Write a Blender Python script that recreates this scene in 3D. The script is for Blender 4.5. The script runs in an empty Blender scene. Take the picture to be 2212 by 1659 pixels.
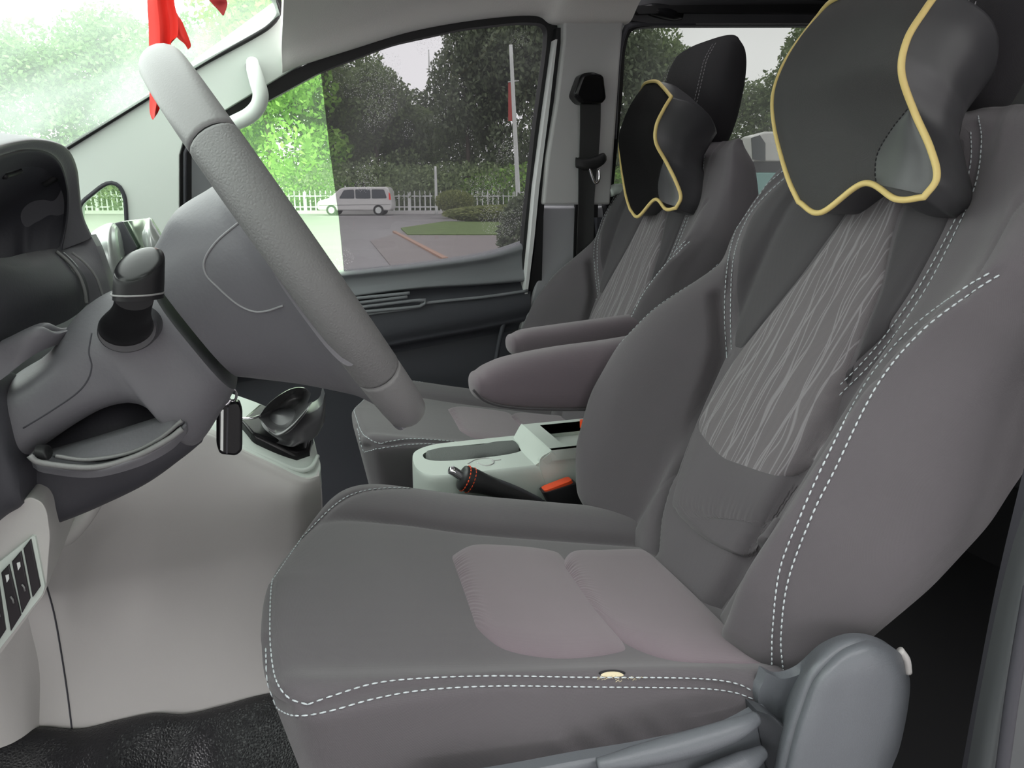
import bpy, bmesh, math, random
import numpy as np
from mathutils import Vector, Matrix
from mathutils.bvhtree import BVHTree
from mathutils.geometry import tessellate_polygon
random.seed(7); rng = np.random.default_rng(7)
S = bpy.context.scene; COL = S.collection
# ------------------------------------------------------------------ camera, sky, exposure
F = 1600.0; PIT = math.radians(14.4); YAW = math.radians(18); CAM = np.array([0, 0, 1.3])
AX = np.array([math.sin(YAW)*math.cos(PIT), math.cos(YAW)*math.cos(PIT), -math.sin(PIT)])
RX = np.array([math.cos(YAW), -math.sin(YAW), 0.0]); UX = np.cross(RX, AX)
cd = bpy.data.cameras.new('camera'); cam = bpy.data.objects.new('camera', cd); COL.objects.link(cam)
cd.sensor_width = 36; cd.lens = 36*F/2212; cd.clip_start = .02; cd.clip_end = 500
cam.matrix_world = Matrix(((RX[0], UX[0], -AX[0], 0), (RX[1], UX[1], -AX[1], 0), (RX[2], UX[2], -AX[2], 1.3), (0, 0, 0, 1)))
S.camera = cam
S.view_settings.view_transform = 'Standard'; S.view_settings.look = 'None'
S.view_settings.gamma = 1; S.view_settings.use_curve_mapping = False; S.view_settings.exposure = 0.35
w = bpy.data.worlds.new('overcast_sky'); S.world = w; w.use_nodes = True
nt = w.node_tree; bg = nt.nodes['Background']
tc = nt.nodes.new('ShaderNodeTexCoord'); sp = nt.nodes.new('ShaderNodeSeparateXYZ'); nt.links.new(tc.outputs['Generated'], sp.inputs[0])
rp = nt.nodes.new('ShaderNodeValToRGB'); nt.links.new(sp.outputs['Z'], rp.inputs[0]); nt.links.new(rp.outputs[0], bg.inputs[0])
rp.color_ramp.elements[0].color = (.92, .90, .91, 1); rp.color_ramp.elements[1].color = (1, .975, .99, 1); rp.color_ramp.elements[1].position = .6
SKY = 3.6
bg.inputs[1].default_value = SKY
S.cycles.max_bounces = 8; S.cycles.transparent_max_bounces = 16; S.cycles.diffuse_bounces = 4
try: S.cycles.use_denoising = True
except Exception: pass

# ------------------------------------------------------------------ helpers
def D(x, y): return AX*F + RX*(x-1106) - UX*(y-829.5)
def P(x, y, Y): d = D(x, y); return CAM + d*Y/d[1]
def PXp(x, y, X): d = D(x, y); return CAM + d*X/d[0]
def PZ(x, y, Z): d = D(x, y); return CAM + d*(Z-1.3)/d[2]
WN = np.array([0, 1, .22]); WO = np.array([0, 1.90, 1.15])
def PW(x, y, off=0):                     # the passenger side: a wall that leans inwards above the sill
    d = D(x, y); o = WO - WN/np.linalg.norm(WN)*off
    return CAM + d*((o-CAM) @ WN)/(d @ WN)
def cr(pts, n, closed=False):            # Catmull-Rom through pts, n samples even in length
    p = np.array(pts, float); m = len(p)
    if closed: q = np.vstack([p[-1], p, p[0], p[1]]); segs = m
    else: q = np.vstack([2*p[0]-p[1], p, 2*p[-1]-p[-2]]); segs = m-1
    out = []; k = 24
    for i in range(segs):
        a, b, c, d = q[i:i+4]; t = np.linspace(0, 1, k, endpoint=False)[:, None]
        out.append(.5*((2*b)+(c-a)*t+(2*a-5*b+4*c-d)*t**2+(3*b-a-3*c+d)*t**3))
    out = np.vstack(out+[q[segs+1][None]])
    L = np.r_[0, np.cumsum(np.linalg.norm(np.diff(out, axis=0), axis=1))]
    tt = np.linspace(0, L[-1], n, endpoint=not closed)
    return np.stack([np.interp(tt, L, out[:, j]) for j in range(out.shape[1])], 1)
def crp(pts, n):                         # same, even in parameter
    p = np.array(pts, float); m = len(p); q = np.vstack([2*p[0]-p[1], p, 2*p[-1]-p[-2]])
    t = np.linspace(0, m-1, n); i = np.minimum(t.astype(int), m-2); f = (t-i)[:, None]
    a, b, c, d = q[i], q[i+1], q[i+2], q[i+3]
    return .5*((2*b)+(c-a)*f+(2*a-5*b+4*c-d)*f**2+(3*b-a-3*c+d)*f**3)
def poly(pts, n, rnd=None): return pts
def addobj(name, me, parent=None):
    o = bpy.data.objects.new(name, me); COL.objects.link(o)
    if parent is not None: o.parent = parent
    return o
def mesh(name, V, Fc, mat, parent=None, smooth=True, M=None, mod=None):
    me = bpy.data.meshes.new(name)
    me.from_pydata([tuple(map(float, v)) for v in V], [], [tuple(map(int, f)) for f in Fc])
    me.materials.append(mat)
    bm = bmesh.new(); bm.from_mesh(me); bmesh.ops.recalc_face_normals(bm, faces=bm.faces); bm.to_mesh(me); bm.free()
    if smooth: me.polygons.foreach_set('use_smooth', [True]*len(me.polygons))
    o = addobj(name, me, parent)
    if M is not None: o.matrix_local = M
    if smooth == 'auto':
        try: me.set_sharp_from_angle(angle=math.radians(38))
        except Exception: pass
    return o
def tag(o, label=None, cat=None, group=None, kind=None):
    if label: o['label'] = label
    if cat: o['category'] = cat
    if group: o['group'] = group
    if kind: o['kind'] = kind
    return o
def thing(name, label, cat, loc=(0, 0, 0), group=None, kind=None):
    o = bpy.data.objects.new(name, None); COL.objects.link(o); o.empty_display_size = .05
    o.location = loc
    return tag(o, label, cat, group, kind)
def gfaces(nu, nv, cu=False, cv=False):
    Fc = []
    for i in range(nu if cu else nu-1):
        for j in range(nv if cv else nv-1):
            a = i*nv+j; b = ((i+1) % nu)*nv+j; c = ((i+1) % nu)*nv+(j+1) % nv; d = i*nv+(j+1) % nv
            Fc.append((a, b, c, d))
    return Fc
def gsurf(ctrl, nu, nv):
    c = [crp(r, nv) for r in ctrl]; c = np.array(c)          # rows x nv x 3
    return np.stack([crp(c[:, j], nu) for j in range(nv)], 1)  # nu x nv x 3
def rel(parent, V):
    if parent is None: return V
    L = np.array(parent.location); return np.asarray(V)-L
def grid(name, ctrl, nu, nv, mat, parent=None, thick=.0, back=None):
    g = gsurf(ctrl, nu, nv); V = g.reshape(-1, 3); Fc = gfaces(nu, nv)
    if thick or back is not None:                             # closed: a back sheet and a rim
        off = np.array(back if back is not None else (0, thick, 0)); n = len(V)
        V2 = V+off; F2 = [tuple(x+n for x in f[::-1]) for f in Fc]
        rim = [j for j in range(nv)]+[i*nv+nv-1 for i in range(1, nu)]+[(nu-1)*nv+j for j in range(nv-2, -1, -1)]+[i*nv for i in range(nu-2, 0, -1)]
        F3 = [(rim[i], rim[(i+1) % len(rim)], rim[(i+1) % len(rim)]+n, rim[i]+n) for i in range(len(rim))]
        V = np.vstack([V, V2]); Fc = Fc+F2+F3
    return mesh(name, rel(parent, V), Fc, mat, parent, 'auto')
def sq(n, e): # superellipse unit samples
    t = np.linspace(0, 2*math.pi, n, endpoint=False); c, s = np.cos(t), np.sin(t)
    return np.sign(c)*abs(c)**(2/e), np.sign(s)*abs(s)**(2/e)
def loft(name, secs, mat, parent=None, n=40, m=40, e=2.6, cap=True, M=None, smooth=True, roundcap=0):
    """secs: (center, halfvec a, halfvec b) ; closed superelliptic sections joined smoothly"""
    A = crp([np.r_[c, a, b] for c, a, b in secs], m)
    if roundcap:
        k = 8; pre = []; post = []
        d0 = A[0, :3]-A[1, :3]; d0 = d0/np.linalg.norm(d0); d1 = A[-1, :3]-A[-2, :3]; d1 = d1/np.linalg.norm(d1)
        for i in range(1, k+1):
            th = math.pi/2*i/k; s = max(math.cos(th), .02)
            pre.append(np.r_[A[0, :3]+d0*roundcap*math.sin(th), A[0, 3:]*s]); post.append(np.r_[A[-1, :3]+d1*roundcap*math.sin(th), A[-1, 3:]*s])
        A = np.vstack([pre[::-1], A, post]); m = len(A)
    cx, cy = sq(n, e)
    V = (A[:, None, :3]+A[:, None, 3:6]*cx[None, :, None]+A[:, None, 6:9]*cy[None, :, None]).reshape(-1, 3)
    Fc = gfaces(m, n, cv=True)
    if cap: Fc += [tuple(range(n)), tuple(range((m-1)*n, m*n))[::-1]]
    return mesh(name, rel(parent, V) if M is None else V, Fc, mat, parent, 'auto' if smooth else False, M)
def sil(name, secs, mat, parent=None, **k):
    """secs: (top px, top py, bottom px, bottom py, Y, half width across the car)"""
    S_ = []
    for tx, ty, bx_, by_, Y, b in secs:
        T = P(tx, ty, Y); B = P(bx_, by_, Y); S_.append(((T+B)/2, (T-B)/2, np.array([0, b, 0])))
    return loft(name, S_, mat, parent, **k)
def tube_arr(pts, r, n=8, closed=False):
    p = np.array(pts, float); m = len(p); r = np.broadcast_to(np.array(r, float), (m,))
    t = np.gradient(p, axis=0) if not closed else np.roll(p, -1, 0)-np.roll(p, 1, 0)
    t /= np.linalg.norm(t, axis=1)[:, None]+1e-12
    u = np.cross(t[0], [0, 0, 1]);
    if np.linalg.norm(u) < 1e-3: u = np.cross(t[0], [0, 1, 0])
    u /= np.linalg.norm(u); V = []
    th = np.linspace(0, 2*math.pi, n, endpoint=False)
    for i in range(m):
        u = u-t[i]*(u@t[i]); u /= np.linalg.norm(u); v = np.cross(t[i], u)
        V.append(p[i]+r[i]*(np.cos(th)[:, None]*u+np.sin(th)[:, None]*v))
    V = np.vstack(V); Fc = gfaces(m, n, cu=closed, cv=True)
    if not closed: Fc += [tuple(range(n))[::-1], tuple(range((m-1)*n, m*n))]
    return V, Fc
def tube(name, pts, r, mat, parent=None, n=10, k=None, closed=False, M=None):
    p = cr(pts, k, closed) if k else np.array(pts, float)
    if k and not np.isscalar(r): r = np.interp(np.linspace(0, 1, k), np.linspace(0, 1, len(r)), r)
    V, Fc = tube_arr(p, r, n, closed)
    return mesh(name, rel(parent, V) if M is None else V, Fc, mat, parent, True, M)
def joined(name, parts, mat, parent=None, smooth=True, M=None):
    V = []; Fc = []; k = 0
    for v, f in parts:
        V.append(v); Fc += [tuple(x+k for x in q) for q in f]; k += len(v)
    V = np.vstack(V)
    return mesh(name, rel(parent, V) if M is None else V, Fc, mat, parent, smooth, M)
def box_arr(c, s, ax=None):
    c = np.array(c, float); h = np.array(s, float)/2
    A = np.eye(3) if ax is None else np.array(ax)
    V = np.array([[x, y, z] for x in (-1, 1) for y in (-1, 1) for z in (-1, 1)])*h
    return V@A+c, [(0, 1, 3, 2), (4, 6, 7, 5), (0, 4, 5, 1), (2, 3, 7, 6), (0, 2, 6, 4), (1, 5, 7, 3)]
def bev(o, w=.003, seg=3, ang=30):
    m = o.modifiers.new('edge', 'BEVEL'); m.width = w; m.segments = seg; m.limit_method = 'ANGLE'; m.angle_limit = math.radians(ang)
    m.harden_normals = False
    return o
def box(name, c, s, mat, parent=None, b=.004, ax=None, seg=3):
    V, Fc = box_arr(c, s, ax); o = mesh(name, rel(parent, V), Fc, mat, parent, True)
    bev(o, b, seg) if b else None
    if not b: o.data.polygons.foreach_set('use_smooth', [False]*6)
    return o
def rnd(pts, r, k=6):                     # round the corners of a pixel outline
    p = [np.array(q, float) for q in pts]; out = []
    for i, c in enumerate(p):
        a = p[i-1]; b = p[(i+1) % len(p)]; la = np.linalg.norm(a-c); lb = np.linalg.norm(b-c); q = min(r, la*.45, lb*.45)
        s = c+(a-c)/la*q; e = c+(b-c)/lb*q
        for t in np.linspace(0, 1, k): out.append((1-t)**2*s+2*t*(1-t)*c+t*t*e)
    return out
def slab(name, outer, off, mat, parent=None, holes=(), b=0.0, smooth='auto'):
    """outer, holes: 3-D outlines; off: vector to the back sheet"""
    loops = [np.array(outer)]+[np.array(h) for h in holes]; off = np.array(off, float)
    tris = tessellate_polygon([[Vector(v) for v in l] for l in loops]); V = np.vstack(loops); n = len(V)
    Fc = [tuple(t) for t in tris]+[tuple(x+n for x in t[::-1]) for t in tris]; k = 0
    for l in loops:
        m = len(l)
        for i in range(m): Fc.append((k+i, k+(i+1) % m, k+(i+1) % m+n, k+i+n))
        k += m
    if not holes:
        Fc = [tuple(range(n)), tuple(range(n, 2*n))[::-1]]+Fc[len(tris)*2:]
    o = mesh(name, rel(parent, np.vstack([V, V+off])), Fc, mat, parent, smooth)
    if b: bev(o, b, 3, 50)
    return o

# ------------------------------------------------------------------ materials
def nmat(name, col, rough=.6, spec=.5, metal=0, bump=None, var=None, coat=0, sheen=0, coord='Object'):
    m = bpy.data.materials.new(name); m.use_nodes = True; nt = m.node_tree; b = nt.nodes['Principled BSDF']
    b.inputs['Base Color'].default_value = (*col, 1); b.inputs['Roughness'].default_value = rough; b.inputs['Metallic'].default_value = metal
    b.inputs['Specular IOR Level'].default_value = spec; b.inputs['Coat Weight'].default_value = coat
    if sheen: b.inputs['Sheen Weight'].default_value = sheen; b.inputs['Sheen Roughness'].default_value = .6
    tc = nt.nodes.new('ShaderNodeTexCoord')
    if var:                                # (scale, amount): soft mottling of the colour
        n = nt.nodes.new('ShaderNodeTexNoise'); n.inputs['Scale'].default_value = var[0]; n.inputs['Detail'].default_value = 4
        mx = nt.nodes.new('ShaderNodeMix'); mx.data_type = 'RGBA'
        mx.inputs[6].default_value = (*[c*(1-var[1]) for c in col], 1); mx.inputs[7].default_value = (*[c*(1+var[1]) for c in col], 1)
        nt.links.new(tc.outputs[coord], n.inputs['Vector']); nt.links.new(n.outputs['Fac'], mx.inputs[0]); nt.links.new(mx.outputs[2], b.inputs['Base Color'])
    if bump:                               # (scale, strength, kind)
        bp = nt.nodes.new('ShaderNodeBump'); bp.inputs['Strength'].default_value = bump[1]; bp.inputs['Distance'].default_value = .001
        kind = bump[2] if len(bump) > 2 else 'noise'
        if kind == 'weave':
            wv = []
            for d in ('X', 'Y', 'Z'):
                x = nt.nodes.new('ShaderNodeTexWave'); x.bands_direction = d; x.inputs['Scale'].default_value = bump[0]; x.inputs['Distortion'].default_value = .4
                nt.links.new(tc.outputs[coord], x.inputs['Vector']); wv.append(x)
            a = nt.nodes.new('ShaderNodeMath'); a.operation = 'ADD'; c = nt.nodes.new('ShaderNodeMath'); c.operation = 'ADD'
            nt.links.new(wv[0].outputs['Fac'], a.inputs[0]); nt.links.new(wv[1].outputs['Fac'], a.inputs[1])
            nt.links.new(a.outputs[0], c.inputs[0]); nt.links.new(wv[2].outputs['Fac'], c.inputs[1]); nt.links.new(c.outputs[0], bp.inputs['Height'])
        elif kind == 'leather':
            v = nt.nodes.new('ShaderNodeTexVoronoi'); v.inputs['Scale'].default_value = bump[0]; v.feature = 'DISTANCE_TO_EDGE'
            nt.links.new(tc.outputs[coord], v.inputs['Vector']); nt.links.new(v.outputs['Distance'], bp.inputs['Height'])
        else:
            n = nt.nodes.new('ShaderNodeTexNoise'); n.inputs['Scale'].default_value = bump[0]; n.inputs['Detail'].default_value = 3
            nt.links.new(tc.outputs[coord], n.inputs['Vector']); nt.links.new(n.outputs['Fac'], bp.inputs['Height'])
        nt.links.new(bp.outputs[0], b.inputs['Normal'])
    return m
def glass(name, tint, haze=0.0, hazecol=(.8, .9, .85), gloss=.04, drops=False):
    m = bpy.data.materials.new(name); m.use_nodes = True; nt = m.node_tree; nt.nodes.clear()
    out = nt.nodes.new('ShaderNodeOutputMaterial'); tr = nt.nodes.new('ShaderNodeBsdfTransparent'); tr.inputs[0].default_value = (*tint, 1)
    gl = nt.nodes.new('ShaderNodeBsdfGlossy'); gl.inputs['Roughness'].default_value = .02
    mx = nt.nodes.new('ShaderNodeMixShader'); mx.inputs[0].default_value = gloss
    nt.links.new(tr.outputs[0], mx.inputs[1]); nt.links.new(gl.outputs[0], mx.inputs[2]); last = mx
    if haze:
        tl = nt.nodes.new('ShaderNodeBsdfTranslucent'); tl.inputs[0].default_value = (*hazecol, 1)
        m2 = nt.nodes.new('ShaderNodeMixShader'); nt.links.new(last.outputs[0], m2.inputs[1]); nt.links.new(tl.outputs[0], m2.inputs[2])
        tc = nt.nodes.new('ShaderNodeTexCoord'); n = nt.nodes.new('ShaderNodeTexNoise'); n.inputs['Scale'].default_value = 3.5; n.inputs['Detail'].default_value = 2
        nt.links.new(tc.outputs['Object'], n.inputs['Vector'])
        mr = nt.nodes.new('ShaderNodeMapRange'); mr.inputs[1].default_value = .35; mr.inputs[2].default_value = .65; mr.inputs[3].default_value = haze*.55; mr.inputs[4].default_value = haze*1.3
        nt.links.new(n.outputs['Fac'], mr.inputs[0]); nt.links.new(mr.outputs[0], m2.inputs[0]); last = m2
    if drops:                              # rain drops: small specks that scatter the light
        tc = nt.nodes.new('ShaderNodeTexCoord'); v = nt.nodes.new('ShaderNodeTexVoronoi'); v.inputs['Scale'].default_value = 230
        nt.links.new(tc.outputs['Object'], v.inputs['Vector'])
        c1 = nt.nodes.new('ShaderNodeMath'); c1.operation = 'LESS_THAN'; c1.inputs[1].default_value = .26; nt.links.new(v.outputs['Distance'], c1.inputs[0])
        n = nt.nodes.new('ShaderNodeTexNoise'); n.inputs['Scale'].default_value = 5; nt.links.new(tc.outputs['Object'], n.inputs['Vector'])
        c2 = nt.nodes.new('ShaderNodeMath'); c2.operation = 'GREATER_THAN'; c2.inputs[1].default_value = .56; nt.links.new(n.outputs['Fac'], c2.inputs[0])
        c3 = nt.nodes.new('ShaderNodeMath'); c3.operation = 'MULTIPLY'; nt.links.new(c1.outputs[0], c3.inputs[0]); nt.links.new(c2.outputs[0], c3.inputs[1])
        c4 = nt.nodes.new('ShaderNodeMath'); c4.operation = 'MULTIPLY'; c4.inputs[1].default_value = .22; nt.links.new(c3.outputs[0], c4.inputs[0])
        tl = nt.nodes.new('ShaderNodeBsdfTranslucent'); tl.inputs[0].default_value = (*[min(1, t*1.3+.02) for t in tint], 1)
        m2 = nt.nodes.new('ShaderNodeMixShader'); nt.links.new(last.outputs[0], m2.inputs[1]); nt.links.new(tl.outputs[0], m2.inputs[2]); nt.links.new(c4.outputs[0], m2.inputs[0]); last = m2
    nt.links.new(last.outputs[0], out.inputs[0]); return m
FAB = nmat('seat_fabric', (.106, .097, .105), .9, .15, bump=(420, .22, 'weave'), var=(9, .07), sheen=.25)
FABL = nmat('insert_fabric', (.185, .148, .168), .9, .15, bump=(420, .22, 'weave'), var=(12, .06), sheen=.3)
FABD = nmat('dark_panel_fabric', (.060, .056, .061), .9, .15, bump=(420, .22, 'weave'), var=(9, .06), sheen=.2)
FABB = nmat('black_fabric', (.022, .021, .024), .85, .2, bump=(500, .4, 'weave'), sheen=.08)
MESHF = nmat('pillow_mesh_fabric', (.06, .057, .057), .85, .2, bump=(700, .8, 'weave'), sheen=.2)
MESHP = nmat('black_pillow_fabric', (.016, .015, .016), .85, .2, bump=(700, .8, 'weave'))
LEA = nmat('black_leather', (.06, .06, .064), .34, .5, bump=(30, .1))
THR = nmat('pale_thread', (.55, .6, .62), .7)
THRG = nmat('grey_thread', (.3, .29, .3), .7)
YEL = nmat('yellow_piping', (.80, .62, .24), .5)
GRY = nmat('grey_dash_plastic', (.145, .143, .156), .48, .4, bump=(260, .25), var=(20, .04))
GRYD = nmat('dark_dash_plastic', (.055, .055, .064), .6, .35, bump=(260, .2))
GRYW = nmat('wheel_leather', (.15, .15, .15), .5, .45, bump=(330, .45, 'leather'))
GRYS = nmat('wheel_smooth_grip', (.20, .20, .20), .42, .5, bump=(330, .2, 'leather'))
LGT = nmat('light_grey_plastic', (.50, .49, .475), .55, .4, bump=(300, .12))
LGG = nmat('pale_green_grey_plastic', (.58, .64, .595), .55, .4, bump=(300, .1))
HEAD = nmat('headliner_cloth', (.78, .755, .74), .95, .1, bump=(300, .3))
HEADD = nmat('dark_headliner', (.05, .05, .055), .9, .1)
PILL = nmat('windscreen_pillar_plastic', (.76, .82, .77), .55, .4)
PIL = nmat('pillar_plastic', (.50, .50, .50), .6, .4)
BLK = nmat('black_rubber', (.012, .012, .013), .55, .4)
BLKG = nmat('gloss_black_plastic', (.008, .008, .009), .25, .3)
STALK = nmat('satin_black_plastic', (.009, .009, .010), .45, .22)
DOORG = nmat('door_grey_plastic', (.20, .21, .225), .55, .4, bump=(260, .15))
DOORD = nmat('door_dark_plastic', (.062, .064, .075), .6, .3, bump=(260, .15))
SHELL = nmat('seat_shell_plastic', (.115, .125, .137), .42, .5, bump=(500, .3, 'noise'))
SHELLD = nmat('seat_shell_dark_plastic', (.05, .054, .06), .5, .4, bump=(500, .2))
CHR = nmat('chrome', (.7, .7, .72), .12, metal=1)
SIL = nmat('silver_plastic', (.62, .66, .63), .25, .6, metal=.6)
RED = nmat('red_cloth', (.85, .03, .02), .6)
ORG = nmat('orange_red_plastic', (.9, .10, .03), .4)
WHT = nmat('white_paint', (.75, .77, .76), .35)
BEL = nmat('belt_webbing', (.035, .035, .036), .8, bump=(600, .4, 'weave'))
MAT = nmat('black_floor_vinyl', (.012, .012, .014), .30, .6, bump=(240, .9, 'leather'))
FOAM = nmat('cream_foam', (.7, .62, .42), .9)
CUPF = nmat('grey_cup_cloth', (.13, .14, .135), .9, bump=(400, .8))
G_TINT = glass('tinted_glass', (.44, .44, .445), haze=.05, hazecol=(.3, .3, .31), gloss=.02, drops=True)
G_CLEAR = glass('green_glass', (.87, .97, .86), haze=.07, hazecol=(.55, .85, .5), gloss=.03, drops=True)
G_WIND = glass('misted_windscreen', (.92, .957, .935), haze=.15, hazecol=(.72, .86, .75), gloss=.03)
G_REAR = glass('tinted_rear_glass', (.42, .43, .42), haze=.06, hazecol=(.32, .33, .32), gloss=.02)
def pattern_mat():                       # pale wavy scratch lines woven into the insert
    m = nmat('patterned_insert_fabric', (.165, .155, .16), .9, .15, bump=(420, .5, 'weave'), sheen=.3)
    nt = m.node_tree; b = nt.nodes['Principled BSDF']; tc = nt.nodes.new('ShaderNodeTexCoord'); f = None
    for ang, sc, sd in ((.12, 30, 1.), (-.16, 26, 9.), (.0, 30, 17.), (.30, 20, 25.), (-.34, 14, 31.)):
        mp = nt.nodes.new('ShaderNodeMapping'); mp.inputs['Rotation'].default_value = (ang, 0, 0); mp.inputs['Location'].default_value = (0, sd, sd)
        mp.inputs['Scale'].default_value = (0, 1, .30)
        wv = nt.nodes.new('ShaderNodeTexWave'); wv.bands_direction = 'Y'; wv.wave_profile = 'SIN'; wv.inputs['Scale'].default_value = sc/2.6; wv.inputs['Distortion'].default_value = 3.0; wv.inputs['Detail'].default_value = 1.0; wv.inputs['Detail Scale'].default_value = 3.0
        nt.links.new(tc.outputs['Object'], mp.inputs[0]); nt.links.new(mp.outputs[0], wv.inputs['Vector'])
        r = nt.nodes.new('ShaderNodeMapRange'); r.inputs[1].default_value = .984; r.inputs[2].default_value = 1.0; nt.links.new(wv.outputs['Fac'], r.inputs[0])
        if f is None: f = r.outputs[0]
        else:
            a = nt.nodes.new('ShaderNodeMath'); a.operation = 'MAXIMUM'; nt.links.new(f, a.inputs[0]); nt.links.new(r.outputs[0], a.inputs[1]); f = a.outputs[0]
    sc = nt.nodes.new('ShaderNodeMath'); sc.operation = 'MULTIPLY'; sc.inputs[1].default_value = .6; nt.links.new(f, sc.inputs[0])
    mx = nt.nodes.new('ShaderNodeMix'); mx.data_type = 'RGBA'; mx.inputs[6].default_value = (.165, .148, .158, 1); mx.inputs[7].default_value = (.40, .38, .40, 1)
    nt.links.new(sc.outputs[0], mx.inputs[0]); nt.links.new(mx.outputs[2], b.inputs['Base Color']); return m
PAT = pattern_mat()

# ------------------------------------------------------------------ seats (local frames: x rearwards, y across, z up the surface)
def interp_rows(tab, hs, smooth=3):
    t = np.array(tab, float); out = np.stack([np.interp(hs, t[:, 0], t[:, j]) for j in range(1, t.shape[1])], 1)
    k = np.exp(-.5*(np.arange(-2*smooth, 2*smooth+1)/smooth)**2); k /= k.sum()
    pad = np.vstack([out[:1]]*(2*smooth)+[out]+[out[-1:]]*(2*smooth))
    return np.stack([np.convolve(pad[:, j], k, 'valid') for j in range(out.shape[1])], 1)
def groove(V, N, line, dep, wid):
    L = cr(line, 160); best = np.full(len(V), 9.)
    for q in L: best = np.minimum(best, ((V-q)**2).sum(1))
    return V-N*(dep*np.exp(-best/wid**2))[:, None]
def normals(V, Fc):
    f = np.array([q[:4] for q in Fc if len(q) == 4]); n = np.cross(V[f[:, 2]]-V[f[:, 0]], V[f[:, 3]]-V[f[:, 1]])
    N = np.zeros_like(V)
    for j in range(4): np.add.at(N, f[:, j], n)
    return N/(np.linalg.norm(N, axis=1)[:, None]+1e-12)
# backrest: columns are h, half width, crest s, crest depth, groove s, middle depth, back depth
BT = [(-.03, .200, .165, .035, .12, .010, .075), (0, .245, .20, .065, .118, .008, .085), (.07, .266, .228, .095, .12, .006, .08), (.16, .288, .250, .106, .125, .006, .098),
      (.25, .293, .252, .102, .128, .006, .122), (.33, .280, .238, .082, .132, .006, .14), (.40, .246, .212, .052, .14, .008, .135), (.45, .234, .195, .030, .145, .010, .125),
      (.50, .257, .20, .020, .15, .012, .1), (.56, .256, .20, .012, .15, .012, .095), (.62, .240, .18, .006, .14, .010, .09), (.68, .205, .15, -.004, .12, .0, .08), (.72, .16, .12, -.03, .09, -.024, .07)]
def back_section(r, h):
    w, c, dc, g, dm, bk = r
    k = math.exp(-((h-.47)/.10)**2); near = (w+.055*k, c+.075*k, dc+.030*k-.012*math.exp(-(h/.06)**2), g, dm, bk)
    return [(-s, d) for s, d in half_(near, 1)[::-1]]+half_(r)[1:]
def half_(r, st=0):
    w, c, dc, g, dm, bk = r
    half = [(0, dm+.006), (g*.45, dm+.003), (g*.82, dm-.001), (g, dm-.006), (g+(.25+.24*st)*(c-g), dm+(.25-.03*st)*(dc-dm)), (g+(.65+.15*st)*(c-g), dm+(.82-.04*st)*(dc-dm)), (c, dc), (c+.55*(w-c), dc-.25*(dc+.0)), (w-.004, dc*.45), (w+.006, -.01), (w+.004, -bk*.6), (w-.02, -bk), (w*.5, -bk-.015), (0, -bk-.02)]
    return half
HB = np.linspace(-.03, .72, 156); RB = interp_rows(BT, HB)
NB = 240
sec = [crp([(-d, s, h) for s, d in back_section(r, h)], NB) for h, r in zip(HB, RB)]
for i in range(8):                        # rounded bottom and top edges
    t = math.cos(math.pi/2*(8-i)/9)
    for q in (sec[i], sec[-1-i]):
        m_ = q.mean(0); q[:, 0] = m_[0]+(q[:, 0]-m_[0])*(.25+.75*t)
VB = np.vstack(sec); FB = gfaces(len(HB), NB)
bvB = BVHTree.FromPolygons([Vector(v) for v in VB], FB)
def onB(s, h, off=0.0):                   # a point of the backrest's front at (s, h)
    lo, n, i, d = bvB.ray_cast(Vector((-.5, s, h)), Vector((1, 0, 0)))
    if lo is None: return np.array([0, s, h])
    if n.x > 0: n = -n
    return np.array(lo+n*off)
Yc = .0
# seam lines read off the photograph and laid on the backrest's surface
_o = np.array([.502, .83, .79]); _R = Matrix.Rotation(math.radians(29), 4, 'Y'); _inv = (Matrix.Translation(_o) @ _R).inverted()
def pxB(x, y):
    lo, n, i, d = bvB.ray_cast(_inv @ Vector(CAM), (_inv.to_3x3() @ Vector(D(x, y))).normalized())
    return None if lo is None else np.array(lo)
def pxsh(l, n=None):
    out = [pxB(x, y) for x, y in (crp(l, n) if n else l)]; return [(q[1], q[2]) for q in out if q is not None]
cl_ = lambda l: [(max(-.138, a), b) for a, b in l]
SL = [(-.085, .64)]+cl_(pxsh([(1948, 450), (1905, 620), (1850, 760), (1818, 850), (1788, 925), (1768, 975), (1735, 1008), (1695, 1034), (1652, 1045)]))
SR = [(-.005, .64)]+pxsh([(1815, 490), (1740, 590), (1600, 760), (1525, 880), (1508, 922), (1524, 960), (1556, 998), (1598, 1026), (1645, 1044)])
NA = [(2113, 250), (2120, 300), (2113, 373), (2097, 427), (2076, 474), (2011, 604), (1946, 704), (1880, 787), (1828, 839), (1800, 867)]
NB_ = [(2097, 285), (2097, 348), (2080, 427), (2063, 474), (1989, 613), (1911, 726), (1859, 787), (1810, 836)]
FA = [(1712, 352), (1700, 362), (1640, 414), (1598, 474), (1573, 561), (1565, 670), (1570, 774)]
FBl = [(1722, 362), (1708, 374), (1652, 424), (1610, 480), (1584, 561), (1578, 670), (1580, 757)]
WA = [(1692, 1452), (1687, 1374), (1703, 1251), (1756, 1109), (1802, 1017), (1893, 835), (1989, 717), (2102, 630), (2167, 589)]
WB = [(1667, 1445), (1669, 1356), (1685, 1228), (1731, 1109), (1780, 1000), (1868, 830), (1965, 712), (2076, 627), (2140, 588)]
FG = [(1412, 1190), (1424, 1100), (1472, 960), (1538, 810), (1556, 740), (1550, 640)]
inner_near = [(h, -s) for s, h in pxsh(NB_)]; inner_far = [(h, s) for s, h in pxsh(FBl)]
INNER = {1: [(.69, .10), (.65, .14)]+inner_far, -1: [(.70, .12)]+inner_near}
mid = lambda A, B: [((a[0]+b[0])/2, (a[1]+b[1])/2) for a, b in zip(crp(A, 20), crp(B, 20))]
seams = []
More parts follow.
